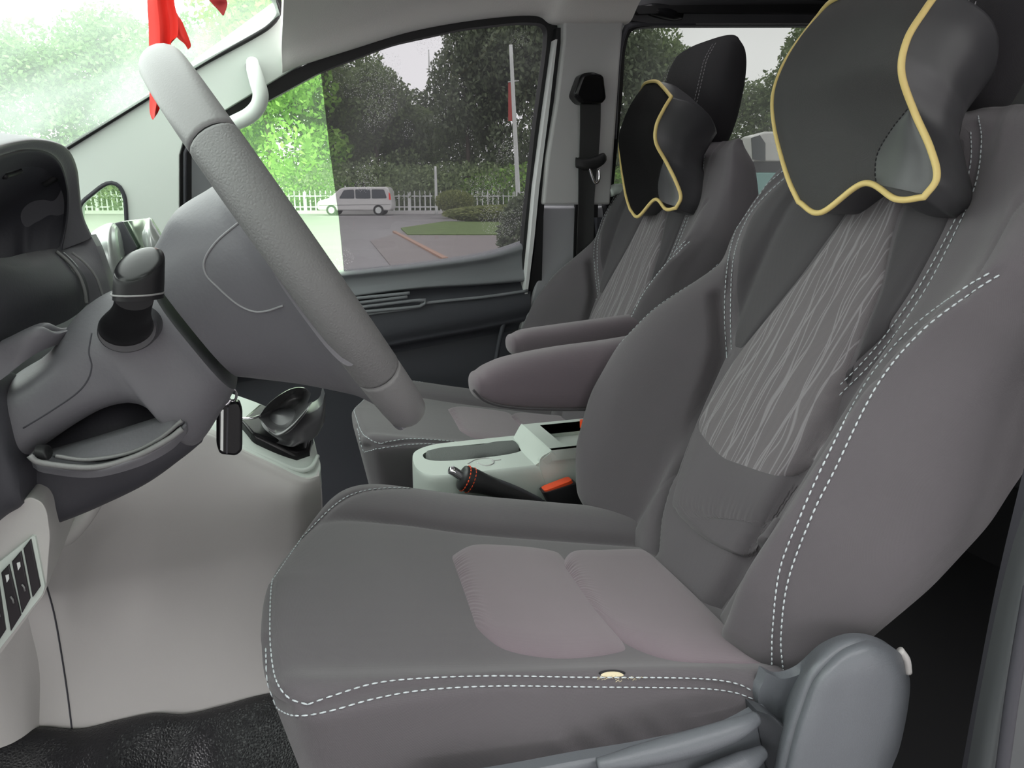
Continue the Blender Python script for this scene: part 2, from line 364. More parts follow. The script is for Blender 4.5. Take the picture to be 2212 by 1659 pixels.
for l, dp, wd in ((mid(NA, NB_), .004, .006), (mid(FA, FBl), .004, .006), (mid(WA, WB), .004, .006), (FG, .012, .010)):
    q = [p for p in (pxB(x, y) for x, y in l) if p is not None]; seams.append((q, dp*(1.8 if l is FG else 1), wd))
seams.append(([p for p in (pxB(x, y) for x, y in ((2205, 432), (2160, 500), (2118, 575), (2088, 640))) if p is not None], .004, .004))
seams.append(([onB(-np.interp(h, [x[0] for x in BT], [x[4] for x in BT]), h) for h in np.linspace(.0, .40, 9)], .010, .009))
NBm = normals(VB, FB)
if NBm[len(VB)//2+NB//2, 0] > 0: NBm = -NBm
for l, dp, wd in seams: VB = groove(VB, NBm, l, dp, wd)
bvB = BVHTree.FromPolygons([Vector(v) for v in VB], FB)
def patch2(on, left, right, nu, nv, puff, sink=.0015, pw=.55, ruche=None):
    """a padded panel between two border lines given in surface coordinates"""
    L = crp(left, nu); R = crp(right, nu); V = []
    for i in range(nu):
        for j in range(nv):
            t = j/(nv-1); u = i/(nu-1); q = L[i]*(1-t)+R[i]*t
            e = min(t, 1-t)*2*min(1, np.linalg.norm(R[i]-L[i])/.04); f = min(u, 1-u)*2
            k = (1-(1-min(1, e*3.2))**2)**pw*(1-(1-min(1, f*3.2))**2)**pw
            rc = 0 if ruche is None else .0006*math.sin(t*ruche[1]+math.sin(t*37)*1.5)*math.exp(-((u-ruche[0])/ruche[2])**2)*min(1, e*3)
            V.append(on(q[0], q[1], -sink+(puff+sink)*k+rc))
    return np.array(V), gfaces(nu, nv)
def closed_patch(name, on, left, right, nu, nv, puff, mat, parent, M, thick=(.006, 0, 0), **k):
    V, Fc = patch2(on, left, right, nu, nv, puff, **k); n = len(V)
    rim = [j for j in range(nv)]+[i*nv+nv-1 for i in range(1, nu)]+[(nu-1)*nv+j for j in range(nv-2, -1, -1)]+[i*nv for i in range(nu-2, 0, -1)]
    F2 = [tuple(x+n for x in f[::-1]) for f in Fc]; F3 = [(rim[i], rim[(i+1) % len(rim)], rim[(i+1) % len(rim)]+n, rim[i]+n) for i in range(len(rim))]
    return mesh(name, np.vstack([V, V+np.array(thick)]), Fc+F2+F3, mat, parent, True, M)
def stitch_arr(pts3, step=.0075, ln=.0052, r=.0008):
    p = np.array(pts3); L = np.r_[0, np.cumsum(np.linalg.norm(np.diff(p, axis=0), axis=1))]; out = []
    for a in np.arange(0, L[-1]-ln, step):
        q = np.stack([np.interp([a, a+ln/2, a+ln], L, p[:, j]) for j in range(3)], 1)
        if np.linalg.norm(q[2]-q[0]) < ln*.5: continue
        out.append(tube_arr(q, [r*.6, r, r*.6], 5))
    return out
# cushion: outline (s, l) anticlockwise, l forward
CO = [(-.262, .0), (-.254, .07), (-.250, .15), (-.250, .25), (-.256, .35), (-.264, .43), (-.268, .485), (-.255, .512), (-.22, .528), (-.15, .534), (-.05, .526), (.06, .495), (.17, .442), (.24, .375), (.272, .30), (.27, .22), (.25, .12), (.235, .03), (.19, -.05), (0, -.07), (-.2, -.05)]
OUT = cr(CO, 280, True); CC = np.array([0, .22])
gr_far = [(.06, .50), (.115, .45), (.122, .36), (.098, .26), (.085, .13), (.075, 0)]
gr_near = [(-.19, .03), (-.215, .15), (-.222, .25), (-.22, .34), (-.225, .42)]
GF = cr(gr_far, 80); GN = cr(gr_near, 80)
def ctop(s, l):                           # height of the cushion's top
    g = np.interp(l, GF[::-1, 1], GF[::-1, 0])
    e = .006*(1-((s+.03)/.2)**2)
    e += np.where(s > g, .024*np.sin(np.clip((s-g)/.15, 0, 1)*math.pi)**1.0, 0)
    e += .008*np.exp(-((s+.245)/.02)**2)
    e -= .05*np.clip((l-.42)/.12, 0, 1)**2*np.clip((s+.05)/.3, 0, 1)
    d = np.abs(s-g); e = e-.006*np.exp(-(d/.010)**2)*np.clip((.47-l)/.1, 0, 1)
    return e
rings = []; 
for f in np.r_[np.linspace(.0, .9, 60), np.linspace(.91, 1, 22)]:
    q = CC+(OUT-CC)*f; e = ctop(q[:, 0], q[:, 1]); x = np.clip((f-.93)/.07, 0, 1); e = e-.012*(1-np.sqrt(1-x**2*.98))
    rings.append(np.stack([-q[:, 1], q[:, 0], e], 1))
edge = rings[-1]; on_ = (OUT-CC)/np.linalg.norm(OUT-CC, axis=1)[:, None]
for k in range(1, 40):                    # skirt
    t = k/39; z = edge[:, 2]-.004-.215*t; fw_ = np.clip((OUT[:, 1]-.25)/.22, 0, 1); b = (.010*math.sin(min(1, t*2.2)*math.pi/2)-.030*max(0, t-.45)**1.2)*(1-fw_)-.10*t*fw_
    wr = np.zeros(len(edge)); m_ = (OUT[:, 1] < .26) & (OUT[:, 1] > .02) & (OUT[:, 0] < -.2)   # creases low on the near side
    wr[m_] = .0022*np.sin((OUT[m_, 1]*1.0+t*.22)*150)*np.exp(-((t-.28)/.16)**2)
    q = OUT+on_*(b+wr)[:, None]
    rings.append(np.stack([-q[:, 1], q[:, 0], z], 1))
VC = np.vstack(rings); nr = len(rings); no = len(OUT); FC = gfaces(nr, no, cv=True)
FC.append(tuple(range((nr-1)*no, nr*no)))
NC = normals(VC, FC)
if NC[30*no, 2] < 0: NC = -NC
NC[:no] = (0, 0, 1)
fo = lambda f, dz=0: np.stack([-(CC+(OUT-CC)*f)[:, 1], (CC+(OUT-CC)*f)[:, 0], edge[:, 2]+dz], 1)
sel = list(range(4, 280))
lineA = np.vstack([fo(1.0, -.004)])
CT = [(664, 1522), (721, 1502), (810, 1476), (914, 1465), (1070, 1460), (1252, 1463), (1434, 1464), (1538, 1468), (1595, 1478), (1629, 1495)]
CB = [(574, 1400), (577, 1468), (590, 1518), (618, 1541), (654, 1546), (716, 1535), (810, 1509), (914, 1491), (1070, 1482), (1278, 1484), (1460, 1486), (1538, 1489), (1590, 1497), (1629, 1511)]
CF = [(664, 1522), (623, 1507), (596, 1468), (585, 1405), (583, 1338), (587, 1260), (602, 1210), (658, 1155), (724, 1090), (774, 1063), (836, 1054), (914, 1055)]
_oc = np.array([.49, .83, .79]); _invC = (Matrix.Translation(_oc) @ Matrix.Rotation(math.radians(11), 4, 'Y')).inverted()
bvC = BVHTree.FromPolygons([Vector(v) for v in VC], [f for f in FC if len(f) == 4])
def pxC(l, n, push=0.0):
    out = []; o_ = _invC @ Vector(CAM)
    for x, y in crp(l, n):
        d_ = (_invC.to_3x3() @ Vector(D(x, y))).normalized(); lo, nn, i, d = bvC.ray_cast(o_, d_)
        if lo is not None: out.append(np.array(lo)-np.array(d_)*push)
    return out
for l, dp in (([(572, 1380), (574, 1450), (584, 1502), (618, 1528), (660, 1535), (718, 1520), (810, 1493), (914, 1478), (1070, 1471), (1252, 1474), (1434, 1475), (1538, 1479), (1592, 1488), (1629, 1503)], .004), (CF, .003)):
    VC = groove(VC, NC, pxC(l, 160), dp, .0045)
bvC = BVHTree.FromPolygons([Vector(v) for v in VC], [f for f in FC if len(f) == 4])
def onC(s, l, off=0.0):
    lo, n, i, d = bvC.ray_cast(Vector((-l, s, .3)), Vector((0, 0, -1)))
    if lo is None: return np.array([-l, s, 0])
    if n.z < 0: n = -n
    return np.array(lo+n*off)
def make_seat(name, label, O, thb, thc, bx=0.0, base_z=.52):
    t = thing(name, label, 'car seat', (O[0], O[1], base_z), 'front seats')
    o = np.array(O)-np.array([O[0], O[1], base_z])
    Mb = Matrix.Translation(o+np.array([bx, 0, 0])) @ Matrix.Rotation(math.radians(thb), 4, 'Y'); Mc = Matrix.Translation(o) @ Matrix.Rotation(math.radians(thc), 4, 'Y')
    cu = mesh('cushion', VC, FC, FAB, t, True, Mc)
    ba = mesh('backrest', VB, FB+[tuple(range(NB)), tuple(range((len(HB)-1)*NB, len(HB)*NB))], FAB, t, True, Mb)
    # padded inserts of the cushion
    A_l = [(-.205, .16), (-.222, .23), (-.21, .285), (-.165, .315)]
    tag(closed_patch('seat_insert', onC, [(-.20, .155), (-.21, .20), (-.212, .25), (-.195, .298), (-.158, .318)], [(.035, .145), (.046, .18), (.050, .215), (.047, .265), (.010, .306)], 130, 140, .006, FABL, t, Mc, (0, 0, -.006), ruche=(.97, 170, .10)), 'pale mauve padded insert')
    tag(closed_patch('seat_insert', onC, [(-.235, .0), (-.232, .05), (-.222, .11), (-.185, .155), (-.12, .168)], [(.055, .0), (.05, .035), (.044, .075), (.034, .125), (-.018, .166)], 130, 140, .009, FABL, t, Mc, (0, 0, -.006), ruche=(.95, 170, .12)), 'pale mauve padded insert')
    # backrest strip, side panels, lumbar pads
    sl, sr = SL, SR
    tag(closed_patch('patterned_strip', onB, sl, sr, 110, 50, .007, PAT, t, Mb), 'grey strip with pale scratch-like lines')
    for sg in (-1, 1):
        E_ = np.array(SL if sg < 0 else SR); h0 = INNER[sg][-1][0]+.004
        ii = [(np.interp(h, E_[::-1, 1], E_[::-1, 0])+sg*.002, h) for h in np.linspace(.655, h0, 9)]
        il = np.array(INNER[sg]); oo = [(sg*(np.interp(h, il[::-1, 0], il[::-1, 1])-.007), h) for h in np.linspace(.66, h0, 9)]
        closed_patch('side_panel', onB, ii, oo, 90, 30, .0035, FABD, t, Mb)
    lr = [(.098, .20)]+pxsh([(1456, 1070), (1462, 1105), (1488, 1138), (1530, 1170), (1575, 1193), (1612, 1202)])
    ll = [(-.132, .20)]+cl_([(-.135, .165), (-.135, .13)]+pxsh([(1700, 1150), (1672, 1182), (1645, 1194), (1618, 1202)]))
    tag(closed_patch('lumbar_pad', onB, ll, lr, 120, 130, .010, FAB, t, Mb, ruche=(.34, 150, .10)), 'padded lumbar panel')
    closed_patch('lower_pad', onB, [(-.125, .12), (-.125, .06), (-.12, .02), (-.115, -.02)], [(.105, .12), (.11, .06), (.11, .02), (.105, -.02)], 40, 40, .004, FAB, t, Mb, sink=.002)
    # stitching
    st = []
    off = .0012
    def onpx(l, push=.0012):
        out = []
        for x, y in crp(l, 160):
            lo, n, i, d = bvB.ray_cast(_inv @ Vector(CAM), (_inv.to_3x3() @ Vector(D(x, y))).normalized())
            if lo is not None: out.append(np.array(lo)-np.array((_inv.to_3x3() @ Vector(D(x, y))).normalized())*push)
        return out
    for l in (NA, NB_, FA, FBl): st += stitch_arr(onpx(l, .0022), .0082, .0055, .0009)
    joined('stitching', st, THR, t, M=Mb)['kind'] = 'stuff'
    st = []
    for l in (WA, WB): st += stitch_arr(onpx(l), .0082, .0055, .0011)
    st += stitch_arr([onB(s, h, off) for s, h in crp([(.242, .055), (.256, .09), (.263, .16), (.262, .24), (.248, .32), (.232, .37), (.225, .41), (.225, .445)], 150)], .0082, .0055, .0005)
    joined('stitching', st, THR, t, M=Mb)['kind'] = 'stuff'
    st = []
    for l in (CT, CB, CF): st += stitch_arr(pxC(l, 260, .0012), .0082, .0055, .0009)
    joined('stitching', st, THR, t, M=Mc)['kind'] = 'stuff'
    # headrest on two posts
    def hr(nm, c, a, b, m): return loft(nm, [(np.array(c)+[-.2*z, 0, z], np.array([a*k, 0, 0]), np.array([0, b*q, 0])) for z, k, q in ((-.11, .55, .80), (-.09, .85, .93), (-.03, 1, 1), (.05, .95, .98), (.10, .72, .9), (.125, .30, .74))], m, t, n=64, m=40, e=3.0, M=Mb, roundcap=.006)
    hr('headrest', (.018, .052, .823), .055, .138, FABB)
    st = []
    for s in (-.040, -.028, .128, .140): st += stitch_arr([(-.0385-.2*(z-.823)+.35*max(0, z-.88), s, z) for z in np.linspace(.75, .92, 12)])
    joined('stitching', st, THRG, t, M=Mb)['kind'] = 'stuff'
    for s in (-.07, .07): tube('headrest_post', [(.06, s, .62), (.055, s, .72)], .006, CHR, t, M=Mb)
    return t, Mb, Mc, o
OD = (.49, .83, .79); OP = (.66, 1.58, .76)
# ------------------------------------------------------------------ the van's shell
def st_(o, kind='structure'): o['kind'] = kind; return o
def pw(l, off=0): return [PW(x, y, off) for x, y in l]
def py(l, Y): return [P(x, y, Y) for x, y in l]
st_(slab('floor', [(-1.2, .25, .44), (2.6, .25, .44), (2.6, 1.95, .44), (-1.2, 1.95, .44)], (0, 0, .04), BLK))
front_win = rnd([(480, 640), (478, 272), (560, 228), (700, 152), (850, 95), (1000, 62), (1120, 48), (1184, 50), (1180, 110), (1156, 279), (1131, 511), (1128, 640)], 26)
rear_hole = rnd([(1322, 440), (1345, 200), (1350, 110), (1362, 62), (1420, 55), (2050, 55), (2050, 440)], 30)
quarter = rnd([(172, 640), (172, 440), (222, 400), (240, 393), (258, 401), (270, 425), (273, 470), (275, 640)], 14)
# outer body skin with openings
def ow(l): return pw(l, -.05)
gr = lambda l, k: [(np.mean([p[0] for p in l])+(x-np.mean([p[0] for p in l]))*k, np.mean([p[1] for p in l])+(y-np.mean([p[1] for p in l]))*k) for x, y in l]
skin = [(-.75, 1.30), (-.38, 1.40), (.05, 1.70), (.6, 1.80), (2.6, 1.80), (2.6, .35), (-1.3, .35), (-1.3, 1.16)]
sk3 = [np.array([x, 1.95-.22*(z-1.15), z]) for x, z in skin]
st_(slab('wall_right', sk3, (0, .02, 0), WHT, holes=[ow(gr(front_win, 1.03)), ow(gr(rear_hole, 1.02)), ow(gr(quarter, 1.1))]))
# passenger door: frame, glass, panel
dr = bpy.data.objects.new('door_1', None); COL.objects.link(dr); dr['kind'] = 'structure'
ring_out = [(384, 700), (384, 335), (394, 302), (430, 268), (470, 243), (560, 188), (700, 120), (850, 68), (1000, 36), (1120, 18), (1175, 16), (1200, 26), (1204, 60), (1200, 90), (1175, 248), (1153, 405), (1144, 520), (1142, 700)]
slab('window_frame', pw(ring_out, .035), (0, .03, 0), BLK, dr, holes=[pw([(x, y) for x, y in front_win], .035)])
st_strip = [(1204, 85), (1185, 248), (1165, 405), (1154, 520), (1131, 705), (1126, 712), (1135, 620), (1146, 514), (1156, 405), (1177, 248), (1200, 85)]
slab('door_edge', pw(st_strip, .062), (0, .05, 0), WHT, dr)
spl = [(690, 120), (713, 330), (732, 470), (750, 640)]
slab('glass', pw([(470, 660), (470, 240), (600, 180), (690, 130), (713, 330), (732, 470), (750, 660)], .012), (0, .004, 0), G_CLEAR, dr)['label'] = 'clear green pane'
slab('glass', pw([(690, 130), (713, 330), (732, 470), (750, 660), (1150, 660), (1170, 400), (1200, 40), (1100, 30), (850, 75)], .012), (0, .004, 0), G_TINT, dr)['label'] = 'dark tinted part of the glass'
slab('mirror_panel', pw([(414, 620), (414, 312), (424, 296), (466, 268), (467, 620)], .042), (0, .02, 0), nmat('sail_plastic', (.16, .165, .175), .5), dr)
tube('window_seal', pw([(474, 640), (474, 285)], .045), .005, BLK, dr)
tube('window_seal', pw([(400, 640), (400, 330), (412, 300)], .05), .004, GRYD, dr)
cx = [380, 560, 740, 900, 1050, 1146]
def row(ys, Y): return [P(x, y, Yk) for x, y, Yk in zip(cx, ys, Y if hasattr(Y, '__len__') else [Y]*6)]
grid('upper_panel', [row([640, 606, 585, 568, 545, 515], 1.92), row([645, 610, 588, 571, 549, 519], 1.88), row([652, 618, 595, 578, 558, 531], 1.865), row([664, 630, 606, 590, 571, 548], 1.875), row([684, 650, 624, 606, 592, 578], 1.875), row([705, 672, 643, 622, 612, 603], 1.865), row([708, 676, 647, 626, 616, 607], 1.895)], 70, 60, DOORG, dr, thick=.02)
grid('lower_panel', [row([700, 670, 642, 622, 612, 604], 1.90), row([725, 690, 652, 632, 620, 612], 1.892), row([735, 700, 672, 650, 637, 625], 1.875), row([745, 710, 682, 660, 648, 634], 1.860), row([800, 765, 735, 705, 680, 662], 1.856), row([822, 790, 757, 727, 700, 680], 1.866), row([830, 800, 768, 737, 710, 690], 1.872), row([850, 820, 785, 752, 725, 705], 1.905), row([900, 880, 850, 830, 800, 790], 1.90), row([1400]*6, 1.88)], 110, 50, DOORD, dr, thick=.02)
tube('armrest_ridge', [P(x, y, 1.856) for x, y in ((560, 716), (740, 686), (900, 664), (918, 655), (1050, 641), (1140, 628))], .004, DOORG, dr, k=40)
for a in ([(745, 647), (885, 633)], [(752, 657), (880, 641)], [(775, 664), (912, 648), (918, 655), (905, 662), (780, 674)]):
    tube('grille_bar' if len(a) == 2 else 'handle', [P(x, y, 1.852) for x, y in a], .0042, DOORG, dr, k=20)
tube('pocket_edge', [P(x, y, 1.875) for x, y in ((1088, 698), (1078, 740), (1068, 800))], .006, DOORD, dr, k=12)
# inner B pillar
slab('trim_1', pw([(1219, 30), (1352, 30), (1346, 62), (1340, 130), (1319, 442), (1174, 442), (1183, 342), (1203, 217), (1218, 90)], .075), (0, .05, 0), PIL, b=.006)['kind'] = 'structure'
slab('trim_2', [*py([(1172, 446), (1319, 446), (1312, 760), (1120, 760), (1160, 600)], 1.86)], (0, .05, 0), nmat('lower_pillar_plastic', (.36, .365, .385), .5), b=.006)['kind'] = 'structure'
slab('trim_3', pw([(1203, 60), (1219, 60), (1219, 90), (1203, 217), (1183, 342), (1174, 467), (1170, 620), (1140, 740), (1125, 740), (1157, 530), (1167, 405), (1186, 248)], .055), (0, .04, 0), BLK)['kind'] = 'structure'
slab('trim_4', py([(1243, 442), (1292, 442), (1288, 600), (1238, 600)], 1.855), (0, .01, 0), BLK)['kind'] = 'structure'
# rear side window
rw = st_(slab('window_1', pw([(1310, 420), (1335, 140), (1350, 62), (1390, 40), (2070, 40), (2070, 470), (1310, 470)], .04), (0, .03, 0), BLK, holes=[pw(rear_hole, .04)]))
slab('glass', pw([(1315, 450), (1340, 50), (2060, 50), (2060, 450)], .02), (0, .004, 0), G_REAR, rw)
tube('seal', pw([(1326, 300), (1334, 150), (1345, 80), (1372, 52), (1500, 50)], .05), .007, GRYD, rw, k=30)
st_(slab('trim_5', pw([(1290, 470), (2070, 470), (2070, 1100), (1290, 1100)], .045), (0, .02, 0), DOORD))
st_(slab('trim_6', pw([(1352, -10), (1372, -60), (2100, -60), (2100, 50), (1400, 50), (1366, 44)], .06), (0, .03, 0), nmat('rear_header_plastic', (.06, .06, .065), .6)))
st_(slab('trim_7', pw([(1362, 12), (2100, 6), (2100, 30), (1480, 27), (1380, 30)], .075), (0, .02, 0), BLK))
loftc = sil('coat_hook', [(1380, 12, 1384, 28, 1.72, .012), (1410, 8, 1410, 38, 1.72, .022), (1450, 14, 1450, 46, 1.72, .022), (1472, 22, 1470, 44, 1.72, .012)], BLKG, n=20, m=20)
tag(loftc, 'glossy black lug on the roof rail above the rear window', 'hook')
# roof lining
er = [(560, 172), (650, 135), (760, 100), (900, 58), (1050, 32), (1170, 24), (1212, 44), (1300, 46), (1362, 46)]
e3 = [PW(x, y, .082) for x, y in er]; e3[0] = PW(610, 152, .07)
def up(dy, dz, zf=None): return [np.array([p[0], p[1]-dy, min(p[2]+dz, 1.765+.0*p[0])+0.0]) for p in e3]
hl = [[p+np.array([0, .05, 0]) for p in e3], e3, up(.05, .035), up(.14, .065), up(.35, .085), up(.8, .09), up(1.3, .085), up(1.46, .03)]
for r_ in hl[3:]:
    r_[0][0] = max(r_[0][0], .06)
ceil = st_(grid('ceiling', hl, 60, 60, HEAD, back=(0, 0, .03)))
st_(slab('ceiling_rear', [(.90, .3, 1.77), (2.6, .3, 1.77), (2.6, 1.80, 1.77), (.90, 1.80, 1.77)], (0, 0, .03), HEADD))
# windscreen, its edge and the pillar trim
T1 = PW(606, 36, .06); T0 = PW(146, 319, .06); dv = (T1-T0)
low = T0-dv*.55; top = T1
def wsp(p, y): return np.array([p[0]-.04*math.sin(max(0, (1.8-y)/1.6)*math.pi), y, p[2]+.02])
ws = [[low*1.0]+[wsp(low, y) for y in (1.5, 1.1, .7, .3, .1)], [T0]+[wsp(T0, y) for y in (1.5, 1.1, .7, .3, .1)], [top]+[wsp(top, y) for y in (1.5, 1.1, .7, .3, .1)]]
st_(grid('window_2', ws, 24, 24, G_WIND, back=(-.004, 0, .004)))
pil_out = [(100, 348), (146, 320), (300, 225), (420, 150), (540, 85), (592, 52), (604, 34), (652, 122), (655, 135), (560, 192), (470, 247), (430, 272), (396, 303), (387, 335), (387, 700), (60, 700), (60, 372)]
st_(slab('trim_8', pw(pil_out, .055), (0, .05, 0), PILL, holes=[pw(quarter, .055)], b=.004))
qw = st_(slab('window_3', pw(gr(quarter, 1.12), .02), (0, .004, 0), G_CLEAR))
tube('seal', pw(cr(quarter, 70, True), .057), .0042, GRYD, qw, closed=True)
st_(tube('trim_9', [*pw([(60, 372), (146, 319), (300, 223), (420, 148), (545, 80)], .06), *pw([(585, 54), (602, 30), (598, 8), (584, -12)], .065)], .0045, BLK, k=60))
st_(slab('trim_10', pw([(584, -30), (606, -5), (612, 18), (604, 38), (585, 60), (560, 74), (590, 45), (598, 28), (592, 8), (578, -12)], .062), (0, .01, 0), BLK))
st_(slab('trim_11', [np.array([.02, y, z]) for y, z in ((.3, 1.70), (1.66, 1.70), (1.66, 1.80), (.3, 1.80))], (.06, 0, 0), HEAD))
# driver's side of the body: roof rail and rear pillar, door step
st_(slab('trim_12', [(-.2, .26, 1.66), (2.6, .26, 1.70), (2.6, .34, 1.80), (-.2, .34, 1.76)], (0, .05, 0), HEAD))
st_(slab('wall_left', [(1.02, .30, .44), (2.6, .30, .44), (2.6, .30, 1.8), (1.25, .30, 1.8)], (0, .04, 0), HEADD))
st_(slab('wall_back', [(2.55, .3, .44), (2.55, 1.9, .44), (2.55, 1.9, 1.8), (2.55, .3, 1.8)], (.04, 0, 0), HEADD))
JB = nmat('jamb_plastic', (.09, .097, .10), .5)
st_(grid('trim_13', [[P(2290, 700, .52), P(2212, 1010, .50), P(2155, 1250, .50), P(2110, 1480, .50), P(2070, 1700, .50)], [P(2330, 700, .5), P(2250, 1010, .48), P(2185, 1250, .48), P(2135, 1480, .48), P(2095, 1700, .48)]], 8, 20, GRYD, back=(.03, 0, 0)))
st_(grid('trim_14', [[P(2320, 700, .51), P(2235, 1010, .49), P(2168, 1250, .49), P(2120, 1480, .49), P(2082, 1700, .49)], [P(2350, 700, .48), P(2270, 1010, .46), P(2200, 1260, .46), P(2155, 1480, .46), P(2118, 1700, .46)], [P(2380, 700, .47), P(2300, 1010, .45), P(2230, 1270, .45), P(2190, 1480, .45), P(2160, 1700, .45)], [P(2440, 700, .47), P(2360, 1010, .45), P(2320, 1280, .45), P(2290, 1480, .45), P(2270, 1700, .45)]], 16, 20, JB, back=(.03, 0, 0)))
st_(tube('trim_15', [P(2226, 1270, .44), P(2190, 1480, .44), P(2160, 1700, .44)], .006, GRYD, k=20))
# grab handle
gh = thing('grab_handle', 'pale plastic grab handle on the windscreen pillar', 'handle', tuple(PW(545, 140, .08)))
g_ = [PW(545, 133, .07), PW(548, 150, .09), PW(556, 178, .11), PW(563, 205, .12), PW(557, 230, .12), PW(538, 250, .115), PW(510, 264, .11), PW(480, 276, .09), PW(470, 280, .06)]
tube('grip', g_, [.012, .015, .016, .016, .016, .016, .015, .015, .013], PILL, gh, n=16, k=60)
slab('base', pw(rnd([(527, 138), (549, 124), (563, 152), (566, 190), (552, 196), (540, 170)], 6), .068), (0, .01, 0), PIL, gh, b=.002)
tag(tube('visor_clip', [P(655, -30, 1.66), P(668, 0, 1.66), P(684, 24, 1.66)], [.010, .009, .006], HEAD, k=14), 'small grey lug under the roof lining above the pillar', 'clip')
tag(sil('visor_clip', [(712, 2, 712, 12, 1.66, .006), (722, 8, 722, 22, 1.66, .01), (732, 16, 730, 24, 1.66, .006)], HEAD, n=14, m=10), 'tiny rounded grey stud under the roof lining', 'clip')
# seat belt
sb = thing('seat_belt', 'black seat belt with covered upper anchor on the pillar behind the far door', 'seat belt', tuple(PW(1276, 190, .08)))
a_ = [(1262, 157, 1262, 160), (1260, 158, 1260, 195)]
slab('anchor_cover', pw(rnd([(1258, 158), (1282, 154), (1306, 162), (1310, 195), (1312, 212), (1302, 224), (1256, 224), (1241, 206), (1246, 190)], 9), .115), (0, .045, 0), BLKG, sb, b=.008)
grid('webbing', [[PW(1254, 215, .10), PW(1275, 215, .10), PW(1298, 215, .10)], [PW(1254, 275, .095), PW(1275, 275, .095), PW(1297, 275, .095)], [PW(1252, 345, .09), PW(1273, 345, .09), PW(1293, 340, .09)]], 12, 6, BEL, sb, thick=.003)
grid('webbing', [[PW(1250, 340, .09), PW(1268, 340, .088), PW(1292, 340, .09)], [PW(1250, 430, .085), PW(1264, 430, .08), PW(1284, 430, .085)], [PW(1247, 520, .08), PW(1262, 520, .075), PW(1282, 520, .08)], [PW(1244, 640, .08), PW(1260, 640, .075), PW(1276, 640, .08)]], 20, 12, BEL, sb, thick=.003)
sil('tongue', [(1244, 340, 1244, 362, 1.74, .004), (1262, 343, 1262, 368, 1.74, .010), (1285, 338, 1285, 366, 1.74, .010), (1302, 330, 1302, 356, 1.74, .009), (1309, 336, 1309, 348, 1.74, .004)], BLK, sb, n=20, m=20)
tube('tongue_plate', [P(1273, 362, 1.735), P(1279, 382, 1.735), P(1286, 396, 1.735), P(1294, 388, 1.735), P(1294, 366, 1.735)], .0032, CHR, sb, k=24)
tag(tube('rear_grab_bar', [P(1316, 415, 1.80), P(1335, 408, 1.80), P(1362, 418, 1.80)], .014, LGG, k=10), 'pale rounded trim knob low in the rear window corner', 'knob')

# ------------------------------------------------------------------ seats
driver, Mb, Mc, o0 = make_seat('driver_seat', 'mauve grey fabric seat nearest the open door, torn side seam and plastic side shell', OD, 29, 11, .012)
passenger, Mb2, Mc2, o2 = make_seat('passenger_seat', 'mauve grey fabric seat beside the far door and belt', OP, 23, 11, -.006)
ARM = nmat('armrest_fabric', (.150, .124, .140), .9, .15, bump=(420, .22, 'weave'), var=(9, .07), sheen=.25)
def arm(parent, secs): return sil('armrest', secs, ARM, parent, n=56, m=50, e=2.7, roundcap=.014)
arm(driver, [(1030, 803, 1034, 860, 1.15, .030), (1052, 788, 1058, 872, 1.15, .034), (1100, 770, 1106, 880, 1.15, .037), (1200, 750, 1206, 884, 1.15, .038), (1310, 735, 1312, 884, 1.15, .038), (1440, 712, 1440, 880, 1.14, .036)])
tube('arm_piping', [P(x, y, 1.112) for x, y in ((1022, 842), (1048, 866), (1100, 880), (1200, 885), (1310, 884), (1400, 882))], .0022, FABD, driver, k=50, n=8)
arm(passenger, [(1108, 722, 1110, 766, 1.34, .026), (1132, 712, 1136, 778, 1.34, .03), (1200, 702, 1204, 790, 1.34, .034), (1300, 688, 1304, 800, 1.34, .034), (1450, 668, 1450, 790, 1.34, .034)])
# plastic side shell of the driver's seat
sg = [[P(1655, 1452, .562), P(1690, 1466, .556), P(1735, 1452, .548), P(1790, 1405, .53), P(1850, 1382, .52), P(1905, 1388, .518), P(1945, 1412, .525), P(1962, 1450, .55)],
      [P(1648, 1475, .561), P(1685, 1490, .556), P(1730, 1480, .548), P(1785, 1430, .512), P(1852, 1402, .503), P(1905, 1408, .503), P(1945, 1440, .512), P(1966, 1475, .545)],
      [P(1638, 1500, .560), P(1678, 1515, .556), P(1716, 1515, .548), P(1762, 1470, .503), P(1840, 1450, .494), P(1905, 1450, .494), P(1948, 1475, .504), P(1964, 1510, .54)],
      [P(1640, 1530, .560), P(1672, 1545, .557), P(1702, 1556, .549), P(1740, 1530, .500), P(1825, 1520, .490), P(1900, 1510, .491), P(1942, 1530, .50), P(1956, 1560, .54)],
      [P(1645, 1560, .558), P(1675, 1575, .556), P(1698, 1592, .548), P(1722, 1590, .498), P(1810, 1590, .488), P(1890, 1585, .489), P(1928, 1600, .50), P(1942, 1620, .54)],
      [P(1650, 1640, .556), P(1672, 1650, .555), P(1688, 1655, .545), P(1706, 1660, .497), P(1800, 1660, .487), P(1875, 1660, .488), P(1905, 1665, .50), P(1920, 1680, .54)],
      [P(1630, 1760, .556), P(1650, 1770, .555), P(1665, 1780, .545), P(1685, 1780, .497), P(1790, 1790, .487), P(1850, 1790, .488), P(1880, 1790, .50), P(1895, 1800, .54)]]
grid('side_shell', sg, 90, 80, SHELL, driver, thick=.012)
